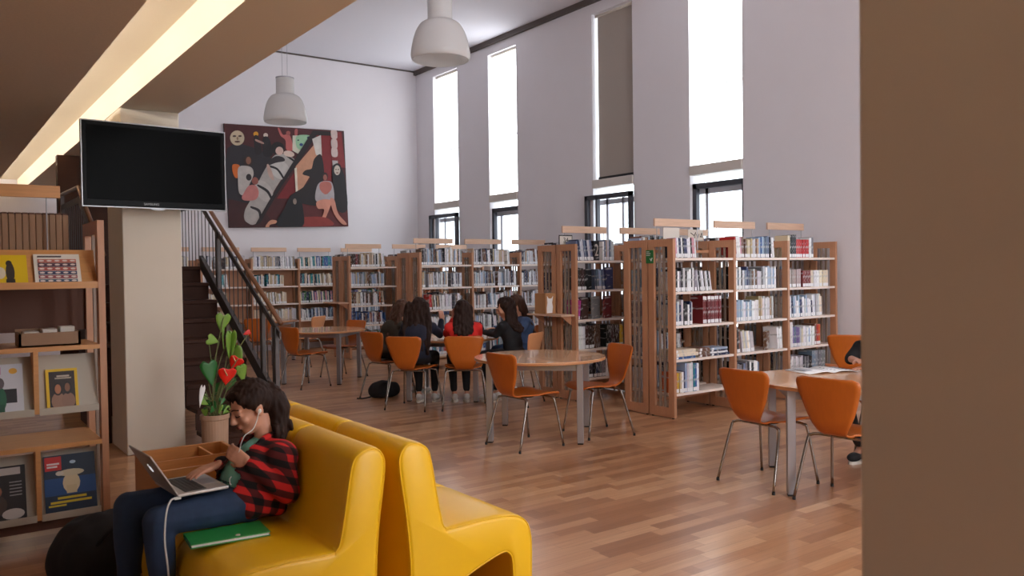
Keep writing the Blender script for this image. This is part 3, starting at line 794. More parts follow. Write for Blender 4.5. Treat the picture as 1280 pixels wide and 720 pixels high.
shape([(70, 97), (715, 145), (740, 650), (85, 655)], (74, 26, 28), False)
shape([(85, 230), (250, 240), (330, 330), (240, 420), (180, 540), (84, 560)], (40, 36, 42))
shape([(85, 500), (250, 540), (330, 655), (88, 655)], (62, 24, 26), False)
shape([(560, 150), (640, 155), (648, 330), (640, 420), (585, 420)], (124, 28, 32), False)
shape([(640, 155), (705, 150), (725, 340), (650, 330)], (128, 40, 42), False)
shape([(330, 640), (430, 480), (560, 540), (740, 560), (738, 650), (330, 652)], (92, 32, 32), False)
shape([(335, 500), (440, 350), (450, 470), (420, 500)], (120, 26, 30), False)
# pale mask, sky figures
oval(136, 175, 36, 40, (196, 178, 150)); oval(122, 165, 9, 5, (70, 46, 40)); oval(150, 165, 9, 5, (70, 46, 40)); oval(136, 195, 14, 5, (90, 56, 48)); oval(137, 178, 5, 9, (150, 120, 96))
oval(232, 155, 13, 13, (216, 150, 40)); shape([(222, 170), (245, 170), (262, 250), (228, 260)], (34, 26, 28)); oval(283, 162, 12, 12, (214, 196, 184)); shape([(268, 178), (300, 178), (318, 265), (270, 270)], (26, 22, 26))
shape([(232, 182), (270, 200), (268, 208), (230, 192)], (178, 140, 126))
# pink dancer
shape([(348, 125), (358, 128), (375, 160), (402, 158), (418, 175), (428, 240), (392, 240), (388, 190), (362, 165)], (186, 96, 92)); oval(404, 152, 12, 12, (160, 84, 78)); shape([(440, 135), (456, 133), (452, 168), (440, 170)], (170, 90, 88))
# pale green patch
shape([(428, 165), (520, 165), (530, 190), (500, 240), (455, 262), (425, 245)], (206, 202, 182), False); shape([(450, 168), (522, 166), (520, 195), (478, 240), (448, 225)], (150, 190, 152)); oval(474, 214, 10, 8, (40, 70, 120)); oval(515, 178, 8, 7, (30, 56, 86)); oval(458, 190, 5, 4, (30, 60, 70))
# reclining grey rolls
shape([(330, 268), (390, 265), (440, 300), (415, 345), (360, 400), (310, 480), (255, 600), (205, 640), (165, 610), (168, 560), (200, 500), (250, 390), (290, 320)], (172, 164, 158))
oval(355, 345, 60, 46, (192, 186, 180), .8); oval(268, 460, 64, 40, (186, 178, 172), 1.0); oval(200, 590, 34, 44, (178, 170, 164), .6)
for p in ([(395, 268), (440, 300), (436, 308), (392, 276)], [(300, 322), (345, 340), (380, 395), (372, 398), (338, 348), (298, 332)], [(240, 425), (290, 455), (312, 500), (304, 506), (280, 465), (236, 434)], [(200, 540), (245, 560), (252, 610), (242, 612), (234, 570), (198, 550)]): shape(p, (30, 24, 26))
oval(345, 232, 36, 34, (26, 20, 22)); oval(354, 246, 21, 22, (206, 172, 160)); oval(405, 262, 30, 16, (214, 190, 176), .2)
shape([(330, 275), (372, 280), (380, 300), (330, 310), (280, 330), (276, 318)], (44, 36, 40))
shape([(285, 320), (300, 325), (322, 392), (312, 400), (292, 372)], (190, 158, 144))
# orange and white figure
oval(188, 300, 22, 30, (54, 36, 32)); oval(190, 296, 13, 20, (140, 92, 72)); shape([(108, 320), (140, 318), (150, 350), (130, 390), (112, 370)], (206, 104, 36)); shape([(140, 330), (200, 330), (215, 370), (190, 430), (175, 480), (140, 470), (135, 400)], (186, 178, 172)); oval(190, 385, 14, 18, (36, 30, 34))
# pink kneeler
oval(222, 405, 17, 20, (150, 84, 72)); shape([(190, 430), (225, 430), (240, 470), (222, 505), (170, 510), (152, 495), (165, 465)], (192, 118, 112))
# black diagonal beam, shadow figure, curtain
shape([(540, 140), (655, 150), (652, 170), (560, 165), (470, 290), (365, 430), (245, 630), (215, 645), (300, 500), (430, 300)], (32, 22, 24), False)
shape([(440, 330), (545, 215), (585, 165), (588, 250), (540, 300), (520, 380), (480, 440), (440, 470)], (196, 142, 112), False); shape([(433, 340), (446, 335), (450, 470), (438, 474)], (222, 210, 190), False)
shape([(535, 185), (585, 165), (588, 275), (555, 270)], (204, 196, 188), False)
shape([(545, 290), (585, 270), (598, 380), (560, 500), (545, 540), (400, 500), (480, 440), (520, 390), (478, 372), (495, 350), (530, 340)], (28, 20, 22))
# right column of pale blocks and mask
for y0 in (140, 190, 235): shape([(645, y0), (676, y0 + 2), (678, y0 + 44), (647, y0 + 42)], (198, 176, 170))
shape([(648, 300), (680, 302), (680, 330), (650, 330)], (176, 166, 162), False)
shape([(648, 330), (690, 330), (720, 400), (730, 560), (670, 560), (650, 420)], (30, 26, 30)); oval(676, 345, 24, 30, (24, 20, 22)); oval(675, 352, 18, 26, (196, 182, 168)); oval(668, 348, 4, 3, (60, 46, 44)); oval(682, 348, 4, 3, (60, 46, 44)); oval(675, 366, 7, 3, (110, 60, 56))
# seated figure
shape([(560, 430), (590, 410), (635, 412), (650, 440), (655, 500), (640, 520), (560, 520), (545, 490)], (168, 160, 162)); oval(604, 385, 16, 22, (60, 34, 32)); oval(604, 390, 11, 16, (150, 90, 78)); shape([(580, 415), (630, 415), (640, 450), (605, 480), (572, 450)], (178, 104, 92))
shape([(552, 520), (600, 505), (640, 515), (630, 545), (605, 600), (590, 625), (578, 615), (595, 560), (560, 555)], (206, 138, 116)); shape([(630, 505), (655, 510), (675, 580), (722, 632), (715, 642), (690, 632), (650, 580)], (202, 136, 116)); shape([(578, 612), (600, 625), (606, 645), (592, 645)], (196, 124, 106))
# dark sitter and red cushion
shape([(460, 605), (560, 598), (620, 610), (640, 645), (455, 650)], (140, 50, 44)); shape([(400, 500), (430, 485), (460, 500), (476, 560), (470, 650), (340, 650), (330, 620), (370, 560)], (22, 20, 24)); oval(430, 512, 17, 24, (20, 18, 20)); oval(431, 516, 10, 16, (150, 132, 120)); shape([(275, 640), (300, 615), (330, 618), (326, 632), (295, 640), (288, 655), (272, 655)], (208, 150, 120))
cv.build('canvas', t)

# ------------------------------------------------------------------ staircase
t = thing('staircase', 'dark wood staircase with grey steel balustrade behind the cream pillar', 'stairs', (0, 0, 0))
SX0, SX1 = 1.36, 2.56; NS = 9; ZL = 1.60; rise = ZL / NS; run = .30; YS = 9.62 - run * NS
for i in range(NS):
    y = YS + run * i; z = rise * (i + 1); xa = 1.90 if y < 8.06 else SX0 + .04
    MB().box(xa, SX1 - .03, y - .02, y + run + .01, z - .04, z, 'darkwood').build('tread', t, bevel=.006, seg=1)
    MB().box(xa, SX1 - .03, y, y + .03, z - rise, z - .04, 'darkwood').build('riser', t)
MB().box(SX0, SX1 + .02, 9.62, 10.6, ZL - .08, ZL, 'darkwood').build('landing', t)
MB().box(SX0 + .02, SX1 - .02, 9.64, 9.70, .0, ZL - .08, 'darkwood').build('landing_panel', t)
MB().prism([(8.07, 0), (9.62, 0), (9.62, ZL - .05), (8.07, .68)], 0, SX0, SX0 + .03, 'darkwood').build('side_panel', t)
def zl(y): return min(.54 + .593 * (y - 7.37), ZL + .06)
def zr(y): return 1.01 + .549 * (y - 7.07)
def zh(y): return 1.13 + .549 * (y - 7.07)
YT = 9.42; RT = zh(YT)
for X, ya in ((SX1, 6.98), (SX0, 8.12)):
    y0_ = max(ya, 6.62); MB().prism([(y0_, max(0, zl(y0_) - .08)), (9.38, zl(9.38) - .08), (9.38, zl(9.38) + .06), (y0_, zl(y0_) + .06)], 0, X - .02, X + .02, 'darkmetal').build('stringer', t)
    for y in (7.09, 7.43, 8.77):
        if y < ya: continue
        MB().box(X - .018, X + .018, y - .03, y + .03, 0 if y < 8 else zl(y) - .1, min(zr(y), RT) + .01, 'darkmetal').build('newel_post', t)
    MB().prism([(ya, zr(ya) - .03), (ya, zr(ya) + .03), (YT, zr(YT) + .03), (YT, zr(YT) - .03)], 0, X - .007, X + .007, 'darkmetal').build('flat_rail', t)
    MB().tube([(X, ya - .02, zh(ya) - .01), (X, YT, RT), (X, 10.56, RT + .02)], .021, 'railwood', n=14).build('handrail', t, smooth=True)
    MB().box(X - .007, X + .007, YT, 10.58, RT - .16, RT - .10, 'darkmetal').build('flat_rail', t)
    MB().box(X - .018, X + .018, 10.53, 10.59, ZL, RT, 'darkmetal').build('newel_post', t)
    for y in (7.2, 7.9, 8.6):
        if y > ya: MB().tube([(X, y, zr(y)), (X, y, zh(y))], .006, 'darkmetal').build('rail_bracket', t)
    for i in range(26):
        y = ya + .20 + i * .135
        if y > 10.5: break
        if min(abs(y - q) for q in (7.09, 7.43, 8.77)) < .045: continue
        top = zr(y) if y < YT else RT - .12
        MB().tube([(X, y, max(0, zl(y)) if y < 9.62 else ZL), (X, y, top)], .005, 'darkmetal', n=6).build('baluster', t)
o = MB().box(1.33, 2.45, 10.64, 10.78, 0, 2.9, 'darkwood').build('wall_stair'); struct(o, 'dark wood panelled wall behind the stair landing', 'wall')

# ------------------------------------------------------------------ magazine rack at the left
t = thing('magazine_rack', 'wooden magazine rack with sloped display boards at the left edge', 'rack', (-.12, 5.12, 0))
RW = .95; RD = .50
for x in (-.035, RW):
    p = MB(); side_panel(p, x, 0, RD, 1.82, 1); ob = p.build('side_panel', t)
def board(z0, y0, z1, y1, x0, x1, mat, name, lip=.02):
    m_ = MB(); th = .014
    m_.prism([(y0, z0), (y1, z1), (y1 + th, z1 - .004), (y0 + th, z0 - .004)], 0, x0, x1, mat)
    m_.box(x0, x1, y0 - .03, y0 + .01, z0 - .018, z0 + .0, mat); m_.box(x0, x1, y0 - .034, y0 - .028, z0 - .018, z0 + lip, mat)
    return m_.build(name, t)
board(1.455, .04, 1.655, .15, 0, RW, 'rackwood', 'display_board')
MB().box(0, RW, .15, .48, 1.635, 1.655, 'rackwood').build('shelf', t)
MB().box(0, RW, .0, .48, 1.095, 1.12, 'rackwood').build('shelf', t)
MB().box(0, RW, .0, .48, .555, .58, 'rackwood').build('shelf', t)
MB().box(0, RW, .05, .48, .155, .18, 'rackwood').build('shelf', t)
MB().box(0, RW, .46, .48, 1.18, 1.6, 'fileboxdark').build('back_panel', t)
for zt, zb_ in ((1.095, .765), (.555, .185)):
    for i in range(3):
        x0 = i * RW / 3
        board(zb_, .03, zt - .03, .11, x0 + .012, x0 + RW / 3 - .012, 'rackpanel', 'display_board')
        if i: MB().box(x0 - .012, x0 + .012, .0, .14, zb_ - .01, zt, 'rackwood').build('divider', t)
MB().box(.02, RW, .03, .06, .11, .16, 'fileboxdark').build('kick_rail', t)
MB().box(.05, .80, .23, .255, 1.955, 2.025, 'rackwood').build('header_board', t, bevel=.002, seg=1)
for q in (.12, .73): MB().tube([(q, .242, 1.64), (q, .242, 1.96)], .004, 'steel', n=6).build('header_rod', t)
for k in range(13):
    x = .44 + k * .0335 - .12
    b = thing('file_box', 'brown card magazine box in the row on top of the magazine rack', 'file box', (x - .03, 5.385, 1.656), 0, 'file boxes on the magazine rack')
    MB().box(0, .031, 0, .17, 0, .205, 'filebox').build('box', b, bevel=.003, seg=1); MB().box(.004, .027, -.0006, 0, .02, .19, 'fileboxdark' if k % 1 else 'filebox').build('spine', b)
    MB().box(.002, .029, .01, .16, .205, .215, 'fileboxdark').build('top_edge', b)

def magazine(x, z, y, w_, h_, slope, label, draw, cover):
    """leaning on a sloped board; y,z at bottom edge"""
    r = thing('magazine', label, 'magazine', (x, y, z)); r.rotation_euler = (-slope, 0, 0); r['group'] = 'magazines on the display rack'
    MB().box(0, w_, 0, .006, 0, h_, 'white').build('pages', r)
    c = MB(); c.box(-.001, w_ + .001, -.001, -.0002, -.001, h_ + .001, cmat(*cover)); c.build('cover', r)
    p = MB(); L = [0]
    def rect(u0, u1, v0, v1, colr):
        L[0] += 1; p.box(u0 * w_, u1 * w_, -.001 - .0002 * L[0], -.001, v0 * h_, v1 * h_, cmat(*colr))
    def blob(u, v, ru, rv, colr, n=14):
        L[0] += 1; y_ = -.001 - .0002 * L[0]
        P = [(u * w_ + ru * w_ * math.cos(2 * PI * k / n), y_, v * h_ + rv * h_ * math.sin(2 * PI * k / n)) for k in range(n)]
        p.add(P, [tuple(range(n))], cmat(*colr))
    draw(rect, blob); p.build('cover_print', r); return r
sl = math.atan2(.08, .30); sl0 = math.atan2(.11, .2); sl3 = math.atan2(.08, .34)
def d_yellow(R_, B_):
    B_(.62, .42, .10, .34, (60, 54, 50)); B_(.6, .72, .07, .1, (56, 50, 46)); B_(.4, .4, .12, .2, (226, 214, 190)); R_(.52, .72, .02, .2, (50, 46, 44))
magazine(.28, 1.462, 5.145, .21, .185, sl0, 'bright yellow booklet with a dark figure on the top board', d_yellow, (228, 194, 28))
def d_rows(R_, B_):
    cs = [(70, 90, 110), (150, 80, 90), (60, 66, 100), (178, 90, 84), (90, 60, 80), (190, 110, 96)]
    for i, c in enumerate(cs):
        R_(.08, .92, .06 + i * .13, .06 + i * .13 + .11, c)
        for k in range(5): B_(.16 + k * .17, .115 + i * .13, .06, .03, (226, 214, 208), 8)
    R_(.08, .6, .9, .93, (90, 80, 80))
magazine(.525, 1.462, 5.145, .225, .19, sl0, 'white booklet with coloured rows on the top board', d_rows, (232, 226, 216))
def d_fig(R_, B_):
    R_(.0, .5, .8, .95, (196, 150, 180)); B_(.78, .86, .1, .06, (226, 170, 60)); R_(.0, .85, .22, .5, (40, 40, 44)); B_(.45, .3, .16, .26, (46, 104, 76)); R_(.34, .56, .02, .2, (40, 92, 70)); B_(.45, .62, .12, .12, (110, 100, 104))
magazine(.255, .77, 5.135, .2, .27, sl, 'pale magazine with a green figure on the middle board', d_fig, (206, 208, 216))
def d_port(R_, B_):
    R_(.09, .91, .06, .94, (44, 32, 30)); B_(.36, .2, .22, .22, (150, 112, 92)); B_(.68, .2, .22, .2, (142, 106, 88)); B_(.36, .5, .15, .16, (30, 22, 22)); B_(.67, .52, .14, .16, (28, 22, 22)); B_(.36, .5, .1, .12, (176, 112, 76)); B_(.66, .53, .085, .11, (130, 88, 66))
    R_(.34, .74, .80, .84, (190, 176, 160)); R_(.28, .8, .75, .785, (170, 156, 140))
magazine(.565, .77, 5.135, .155, .225, sl, 'magazine with a yellow border and two portraits', d_port, (226, 184, 26))
def d_dark(R_, B_):
    R_(.0, .9, .84, .97, (196, 190, 186)); B_(.3, .55, .2, .14, (150, 96, 74)); B_(.35, .3, .25, .2, (70, 56, 50)); B_(.72, .12, .24, .1, (196, 190, 186)); R_(.0, .3, .04, .14, (190, 150, 50))
    for k in range(5): R_(.66, .92, .45 + k * .06, .47 + k * .06, (150, 148, 150))
magazine(.235, .195, 5.135, .22, .29, sl3, 'dark magazine with white print at the bottom left of the rack', d_dark, (34, 30, 32))
def d_milk(R_, B_):
    R_(.0, 1, .3, .6, (18, 70, 130)); R_(.02, .34, .74, .98, (206, 38, 36)); B_(.52, .5, .17, .18, (214, 196, 158)); B_(.52, .68, .26, .06, (208, 196, 166)); R_(.42, .62, .32, .46, (206, 186, 146)); B_(.3, .68, .08, .04, (214, 206, 190))
    R_(.1, .9, .16, .20, (214, 190, 40)); R_(.24, .8, .23, .27, (214, 190, 40)); R_(.06, .4, .11, .14, (214, 190, 40)); R_(.06, .3, .84, .87, (236, 226, 226)); R_(.06, .26, .79, .82, (236, 226, 226)); B_(.56, .86, .06, .03, (180, 200, 216))
magazine(.545, .195, 5.135, .255, .315, sl3, 'dark blue magazine with a red corner square and yellow lettering', d_milk, (16, 40, 66))
t = thing('leaflet_tray', 'low grey leaflet tray on the middle shelf of the magazine rack', 'tray', (.44, 5.16, 1.121))
q = MB(); q.box(0, .30, .0, .012, 0, .075, 'filebox'); q.box(0, .30, .2, .212, 0, .09, 'filebox'); q.box(0, .012, 0, .212, 0, .075, 'filebox'); q.box(.288, .30, 0, .212, 0, .075, 'filebox'); q.box(0, .3, 0, .212, 0, .008, 'filebox'); q.build('tray', t)
for k in range(3): MB().box(.03 + k * .09, .03 + k * .09 + .07, .03 + k * .02, .19, .009, .08 + .01 * k, 'offwhite').build('leaflet', t)

# ------------------------------------------------------------------ yellow sofas
PR = [(.02, 0), (.043, .15), (.048, .3), (.032, .5), (.004, .70), (.010, .768), (.045, .804), (.10, .802), (.143, .772), (.163, .71), (.185, .58), (.208, .462), (.224, .430), (.255, .422), (.40, .427), (.55, .420), (.632, .39), (.670, .325), (.677, .2), (.66, 0), (.575, 0), (.562, .19), (.545, .243), (.50, .250), (.36, .205), (.255, .15), (.228, .08), (.22, 0)]
def sofa(x, y, L, d, label):
    t = thing('sofa_module', label, 'sofa', (x, y, 0), 0, 'yellow leather sofa modules set back to back')
    P = []
    sharp = {0, 18, 19, 25}
    base = smooth_curve([(a, b, 0) for a, b in PR], 4, False)
    P = [(d * p.x, max(0, p.y)) for p in base]
    def inset(P, k):
        n = len(P); out = []; 
        A = sum(P[i][0] * P[(i + 1) % n][1] - P[(i + 1) % n][0] * P[i][1] for i in range(n))
        sg = 1 if A > 0 else -1
        for i in range(n):
            a, b, c = P[i - 1], P[i], P[(i + 1) % n]
            e1 = Vector((b[0] - a[0], b[1] - a[1])); e2 = Vector((c[0] - b[0], c[1] - b[1]))
            e = (e1.normalized() + e2.normalized()) if e1.length > 1e-6 and e2.length > 1e-6 else (e1 + e2)
            e.normalize(); nrm = Vector((-e.y, e.x)) * sg
            out.append((b[0] + nrm.x * k, max(0, b[1] + nrm.y * k)))
        return out
    rings = []
    for yy, k in ((0, .022), (.004, .010), (.014, .003), (.03, 0), (L - .03, 0), (L - .014, .003), (L - .004, .010), (L, .022)):
        rings.append([Vector((a, yy, b)) for a, b in inset(P, k)])
    m_ = MB(); m_.loft(rings, 'leather'); ob = m_.build('upholstery', t, smooth=True)
    for yy in (.006, L - .006):
        Q = inset(P, .006)
        MB().tube([(a, yy, b) for a, b in Q[:-4]], .0035, 'leather', n=6).build('piping', t, smooth=True)
    MB().tube([(d * .224, .0035, .425), (d * .226, .0035, .16)], .003, 'leather', n=6).build('seam_or_shade', t, smooth=True)
    # seam where the back meets the seat
    MB().tube([(d * .222, .02, .428), (d * .222, L - .02, .428)], .003, 'leather', n=6).build('seam_or_shade', t, smooth=True)
    return t
sofa(1.515, 2.96, .63, -1, 'near yellow sofa seat facing left, carrying the green folder')
sofa(1.515, 3.60, .63, -1, 'yellow sofa seat facing left where the girl with the laptop sits')
sofa(1.555, 2.94, .64, 1, 'nearest yellow sofa seat facing right with its open end towards the viewer')
sofa(1.555, 3.59, .64, 1, 'middle yellow sofa seat of the row facing right')
sofa(1.555, 4.24, .64, 1, 'farthest yellow sofa seat of the row facing right, behind the girl')

# ------------------------------------------------------------------ wooden bin, pot plant
t = thing('book_bin', 'low open plywood bin with dividers behind the laptop', 'bin', (1.03, 4.66, 0))
bw, bd, bh = .515, .62, .45; th = .018
MB().box(0, bw, 0, th, 0, bh, 'pine').build('side_board', t); MB().box(0, bw, bd - th, bd, 0, bh, 'pine').build('side_board', t)
MB().box(0, th, th, bd - th, 0, bh, 'pine').build('side_board', t); MB().box(bw - th, bw, th, bd - th, 0, bh, 'pine').build('side_board', t)
MB().box(th, bw - th, th, bd - th, .18, .20, 'pine').build('bottom_board', t)
MB().box(th, bw - th, .30, .312, .2, bh - .012, 'pine').build('divider', t); MB().box(.36, .372, .312, bd - th, .2, bh - .012, 'pine').build('divider', t)

t = thing('potted_plant', 'tall potted anthurium with red flowers in front of the dark stairs', 'plant', (1.82, 6.4, 0))
MB().lathe([(0, 0), (.085, 0), (.09, .02), (.10, .40), (.108, .405), (.108, .44), (.098, .44), (.095, .40), (0, .40)], 'pot', n=28).build('pot', t, smooth=False, bevel=.003, seg=1)
MB().lathe([(.0, .425), (.06, .42), (.095, .40)], 'soil', n=20).build('soil', t)
def leaf(c, L, W, ang, pitch, m, name='leaf', yawr=0, stemto=True):
    """heart leaf: c tip-to-stem joint in world coordinates, ang turn in picture plane"""
    base = Vector(c) - Vector((1.82, 6.4, 0))
    n = 12; vs = []
    hw = [(0, .26), (.05, .40), (.15, .5), (.3, .49), (.5, .39), (.7, .25), (.85, .13), (.95, .045), (1, 0)]
    def wd(q):
        for (p0, a0), (p1, a1) in zip(hw, hw[1:]):
            if q <= p1: return a0 + (a1 - a0) * (q - p0) / (p1 - p0)
        return 0
    for i in range(n + 1):
        q = i / n
        for u in (-1, -.6, 0, .6, 1):
            vs.append(Vector((u * wd(q) * W, -.06 * W * (1 - abs(u)) - .10 * L * q * q, .45 * L - L * q - (.07 if m == 'spathe' else .14) * L * (1 - abs(u)) ** 1.3 * (1 - q) ** 4)))
    R_ = Matrix.Rotation(yawr, 4, 'Z') @ Matrix.Rotation(ang, 4, 'Y') @ Matrix.Rotation(pitch, 4, 'X')
    vs = [base + R_ @ v for v in vs]
    fs = [(i * 5 + j, i * 5 + j + 1, (i + 1) * 5 + j + 1, (i + 1) * 5 + j) for i in range(n) for j in range(4)]
    m_ = MB(); m_.add(vs, fs, m); ob = m_.build(name, t, smooth=True, solid=.0025)
    if stemto:
        top = vs[2] + Vector((0, .004, 0)); s0 = Vector((random.uniform(-.04, .04), random.uniform(-.03, .03), .42)); mid = (top + s0) / 2 + Vector((random.uniform(-.03, .03), random.uniform(-.03, .03), .05))
        MB().tube(smooth_curve([s0, mid, top], 6), .004, 'stem', n=6).build('stem', t, smooth=True)
    return ob
for a in [((1.893, 6.4, 1.143), .15, .115, .15, .2, 'leaf'), ((1.806, 6.38, 1.007), .10, .085, -1.2, .2, 'leaf'), ((1.777, 6.36, .771), .20, .13, -.15, .1, 'leafdark'), ((1.897, 6.42, 1.038), .20, .11, .35, .1, 'leaf', 'leaf', 1.15),
          ((1.932, 6.4, .974), .22, .12, .1, .1, 'leaf', 'leaf', .9), ((1.975, 6.42, .984), .20, .11, -.1, 0, 'leaf', 'leaf', -1.2), ((2.003, 6.4, .858), .22, .12, -.25, .1, 'leaf', 'leaf', -.9), ((2.025, 6.38, .744), .15, .09, -.2, .3, 'leaf'), ((1.95, 6.45, .66), .12, .09, .3, .3, 'leafdark'), ((2.05, 6.5, .80), .22, .09, -.5, 0, 'leaf', 'leaf', -1.2),
          ((1.86, 6.45, .62), .12, .07, .6, .3, 'leafdark')]: leaf(*a)
for a in [((1.896, 6.33, .736), .135, .14, .1, .3), ((1.972, 6.36, .829), .11, .115, .5, .5)]:
    fo = leaf(*a, 'spathe', 'flower')
    b = Vector(a[0]) - Vector((1.82, 6.4, 0)); MB().tube([b + Vector((0, -.01, .0)), b + Vector((-.03, -.045, .05))], [.006, .003], 'spadix').build('spadix', fo, smooth=True)
leaf((2.081, 6.4, 1.046), .06, .045, 1.2, .2, 'spathe', 'flower'); leaf((1.714, 6.36, .60), .17, .04, .2, 0, 'white', 'white_flower')
random.seed(3)
for k in range(16):
    a = random.uniform(0, 2 * PI); r_ = random.uniform(.02, .1)
    leaf((1.83 + r_ * math.cos(a) * 1.1, 6.4 + r_ * math.sin(a), random.uniform(.44, .56)), random.uniform(.05, .085), random.uniform(.04, .06), random.uniform(-1.2, 1.2), random.uniform(-.6, .8), random.choice(['leaf', 'leafdark']), yawr=random.uniform(-1, 1))
for k in range(6):
    s0 = Vector((random.uniform(-.04, .04), random.uniform(-.03, .03), .41)); e_ = Vector((random.uniform(-.12, .2), random.uniform(-.06, .06), random.uniform(.6, .9)))
    MB().tube(smooth_curve([s0, (s0 + e_) / 2 + Vector((random.uniform(-.05, .05), 0, .06)), e_], 6), .0028, 'stem', n=5).build('stem', t, smooth=True)

# ------------------------------------------------------------------ small things on the bookcases
def plate(name, x, y, z, w_, h_, label, txt=None, scr=None, frame=None):
    t = thing(name, label, 'sign', (x, y, z))
    MB().box(0, w_, 0, .006, 0, h_, 'offwhite').build('plate', t)
    MB().box(0, w_, -.02, .05, -.002, .002, 'steel').build('foot', t)
    if frame:
        f = MB(); f.box(-.004, w_ + .004, -.002, .008, h_, h_ + .012, 'black'); f.box(-.006, .003, -.002, .008, 0, h_, 'black'); f.box(w_ - .003, w_ + .006, -.002, .008, 0, h_, 'black'); f.build('frame', t)
    if txt: text_mb(txt, h_ * .8, 'black', Matrix.Translation((w_ / 2, -.001, h_ / 2)) @ STAND, 'lettering', t)
    if scr:
        s = MB()
        for pl in scr: s.tube([(a * w_, -.001, b * h_) for a, b in pl], .004, 'black', n=5)
        s.build('scribble', t)
plate('sign_plate', 5.945 + .14, 5.78, 1.803, .235, .115, 'blank pale plate standing on the near end of the nearest bookcase')
plate('sign_plate', 6.72, 6.02, 1.803, .235, .12, 'pale plate with black scribbles on the nearest bookcase', scr=[[(.15, .7), (.4, .45), (.42, .15)], [(.4, .45), (.5, .75)], [(.55, .6), (.62, .2), (.72, .6)], [(.8, .3), (.9, .7), (.94, .3), (.8, .4)]])
plate('sign_plate', 6.08, 7.42, 1.803, .19, .10, 'white plate reading 34 in a black frame on the second bookcase', txt='34', frame=True)
t = thing('green_sign', 'small green sign stuck on the end panel of the nearest bookcase', 'sign', (6.066, 5.90, 1.56))
MB().box(-.004, 0, 0, .105, 0, .135, 'signgreen').build('board', t)
s = MB()
for k, l in enumerate((.5, .7, .6)): s.box(-.006, -.004, .1 - l * .09, .098, .115 - k * .018, .121 - k * .018, 'white')
s.tube([(-.005, .045, .05), (-.005, .03, .025), (-.005, .015, .055)], .005, 'white', n=5); s.build('print', t)
# end shelves with their things
for (Y0, nm) in ((7.13, 0), (13.17, 1)):
    t2 = bc2 if nm == 0 else bc4
    s = MB(); s.box(-.2, 0, .02, .66, .975, .995, 'beech_h'); s.build('display_shelf', t2)
    for yy in (.08, .58): MB().prism([(-.15, .975), (0, .975), (0, .87)], 1, yy, yy + .02, 'beech').build('shelf_bracket', t2)
t = thing('picture_box', 'brown cardboard box with a white cat drawing on the end shelf', 'box', (5.89, 7.46, .996))
MB().box(0, .15, 0, .20, 0, .24, 'cardboard').build('carton', t)
s = MB(); yy = -.001
def flat(P, m): 
    n = len(P); s.add([(a, -.0012, b) for a, b in P] + [(a, -.0002, b) for a, b in P], [tuple(range(n))] + [(i, i + n, (i + 1) % n + n, (i + 1) % n) for i in range(n)], m)
flat([(.02, .01), (.10, .01), (.11, .08), (.10, .13), (.115, .21), (.09, .18), (.05, .18), (.025, .21), (.03, .13), (.02, .07)], 'white'); s.build('cat_drawing', t)
t = thing('brochure', 'open white magazine lying on the table at the right', 'magazine', (5.46, 3.60, .721), math.radians(-18))
for sgn in (-1, 1):
    pts = smooth_curve([(sgn * .003, 0, .004), (sgn * .07, 0, .016), (sgn * .15, 0, .010), (sgn * .215, 0, .003)], 4)
    m_ = MB(); m_.add([(p.x, yv, p.z) for p in pts for yv in (-.145, .145)], [(2 * i, 2 * i + 1, 2 * i + 3, 2 * i + 2) for i in range(len(pts) - 1)], 'white'); m_.build('page', t, solid=.004, smooth=True)
s = MB()
for k in range(5): s.box(.04, .18, -.1 + k * .04, -.085 + k * .04, .0145, .0165, cmat(150, 150, 156))
s.box(-.18, -.05, -.05, .1, .0145, .0165, cmat(176, 176, 182)); s.build('print', t)
t = thing('paper_sheets', 'white papers lying on the far left table', 'papers', (4.55, 13.55, .721)); 
for k in range(3): MB().box(-.15, .15, -.1, .1, .002 * k, .002 * k + .0015, 'white', Matrix.Rotation(.3 * k, 4, 'Z')).build('sheet', t)
t = thing('notebook', 'white open notebook on the students table', 'notebook', (5.02, 8.12, .721), .5); MB().box(-.14, .14, -.1, .1, 0, .008, 'white').build('page_block', t); MB().box(-.15, .15, -.105, .105, -.0008, .0002, 'navy').build('cover', t)
def bag(name, loc, rz, dims, label, cat, mat='blackcloth'):
    t = thing(name, label, cat, loc, rz); a, b, c = dims; m_ = MB()
    m_.ell((0, 0, c * .45), (a, b, c * .5), mat, n=18); m_.ell((a * .5, 0, c * .42), (a * .6, b * .95, c * .45), mat, n=14); m_.ell((-a * .5, .02, c * .36), (a * .55, b * .9, c * .4), mat, n=14)
    o = remesh(m_, 'body', .014, 5, mat, t, noise=.014, nscale=13)
    for v in o.data.vertices: v.co.z = max(v.co.z, .004)
    MB().tube(smooth_curve([(-a * .5, -b * .6, c * .5), (-a * .1, -b * .95, c * .85), (a * .35, -b * .7, c * .75)], 6), .011, mat, n=6).build('strap', t, smooth=True)
    MB().tube(smooth_curve([(-a * .9, -b * .3, .02), (-a * 1.4, -b * .4, .008), (-a * 1.8, -b * .2, .008)], 6), .008, mat, n=6).build('strap', t, smooth=True)
    return t
bag('shoulder_bag', (4.53, 8.90, 0), -.35, (.18, .13, .22), 'black bag lying on the floor under the olive jacket student chair', 'bag')
bag('backpack', (.70, 4.42, 0), .2, (.22, .22, .37), 'black backpack slumped on the floor by the girl\'s legs', 'backpack')
bag('backpack', (5.42, 8.25, .721), .3, (.13, .10, .20), 'dark blue and grey bag standing on the students table', 'bag', 'navy')
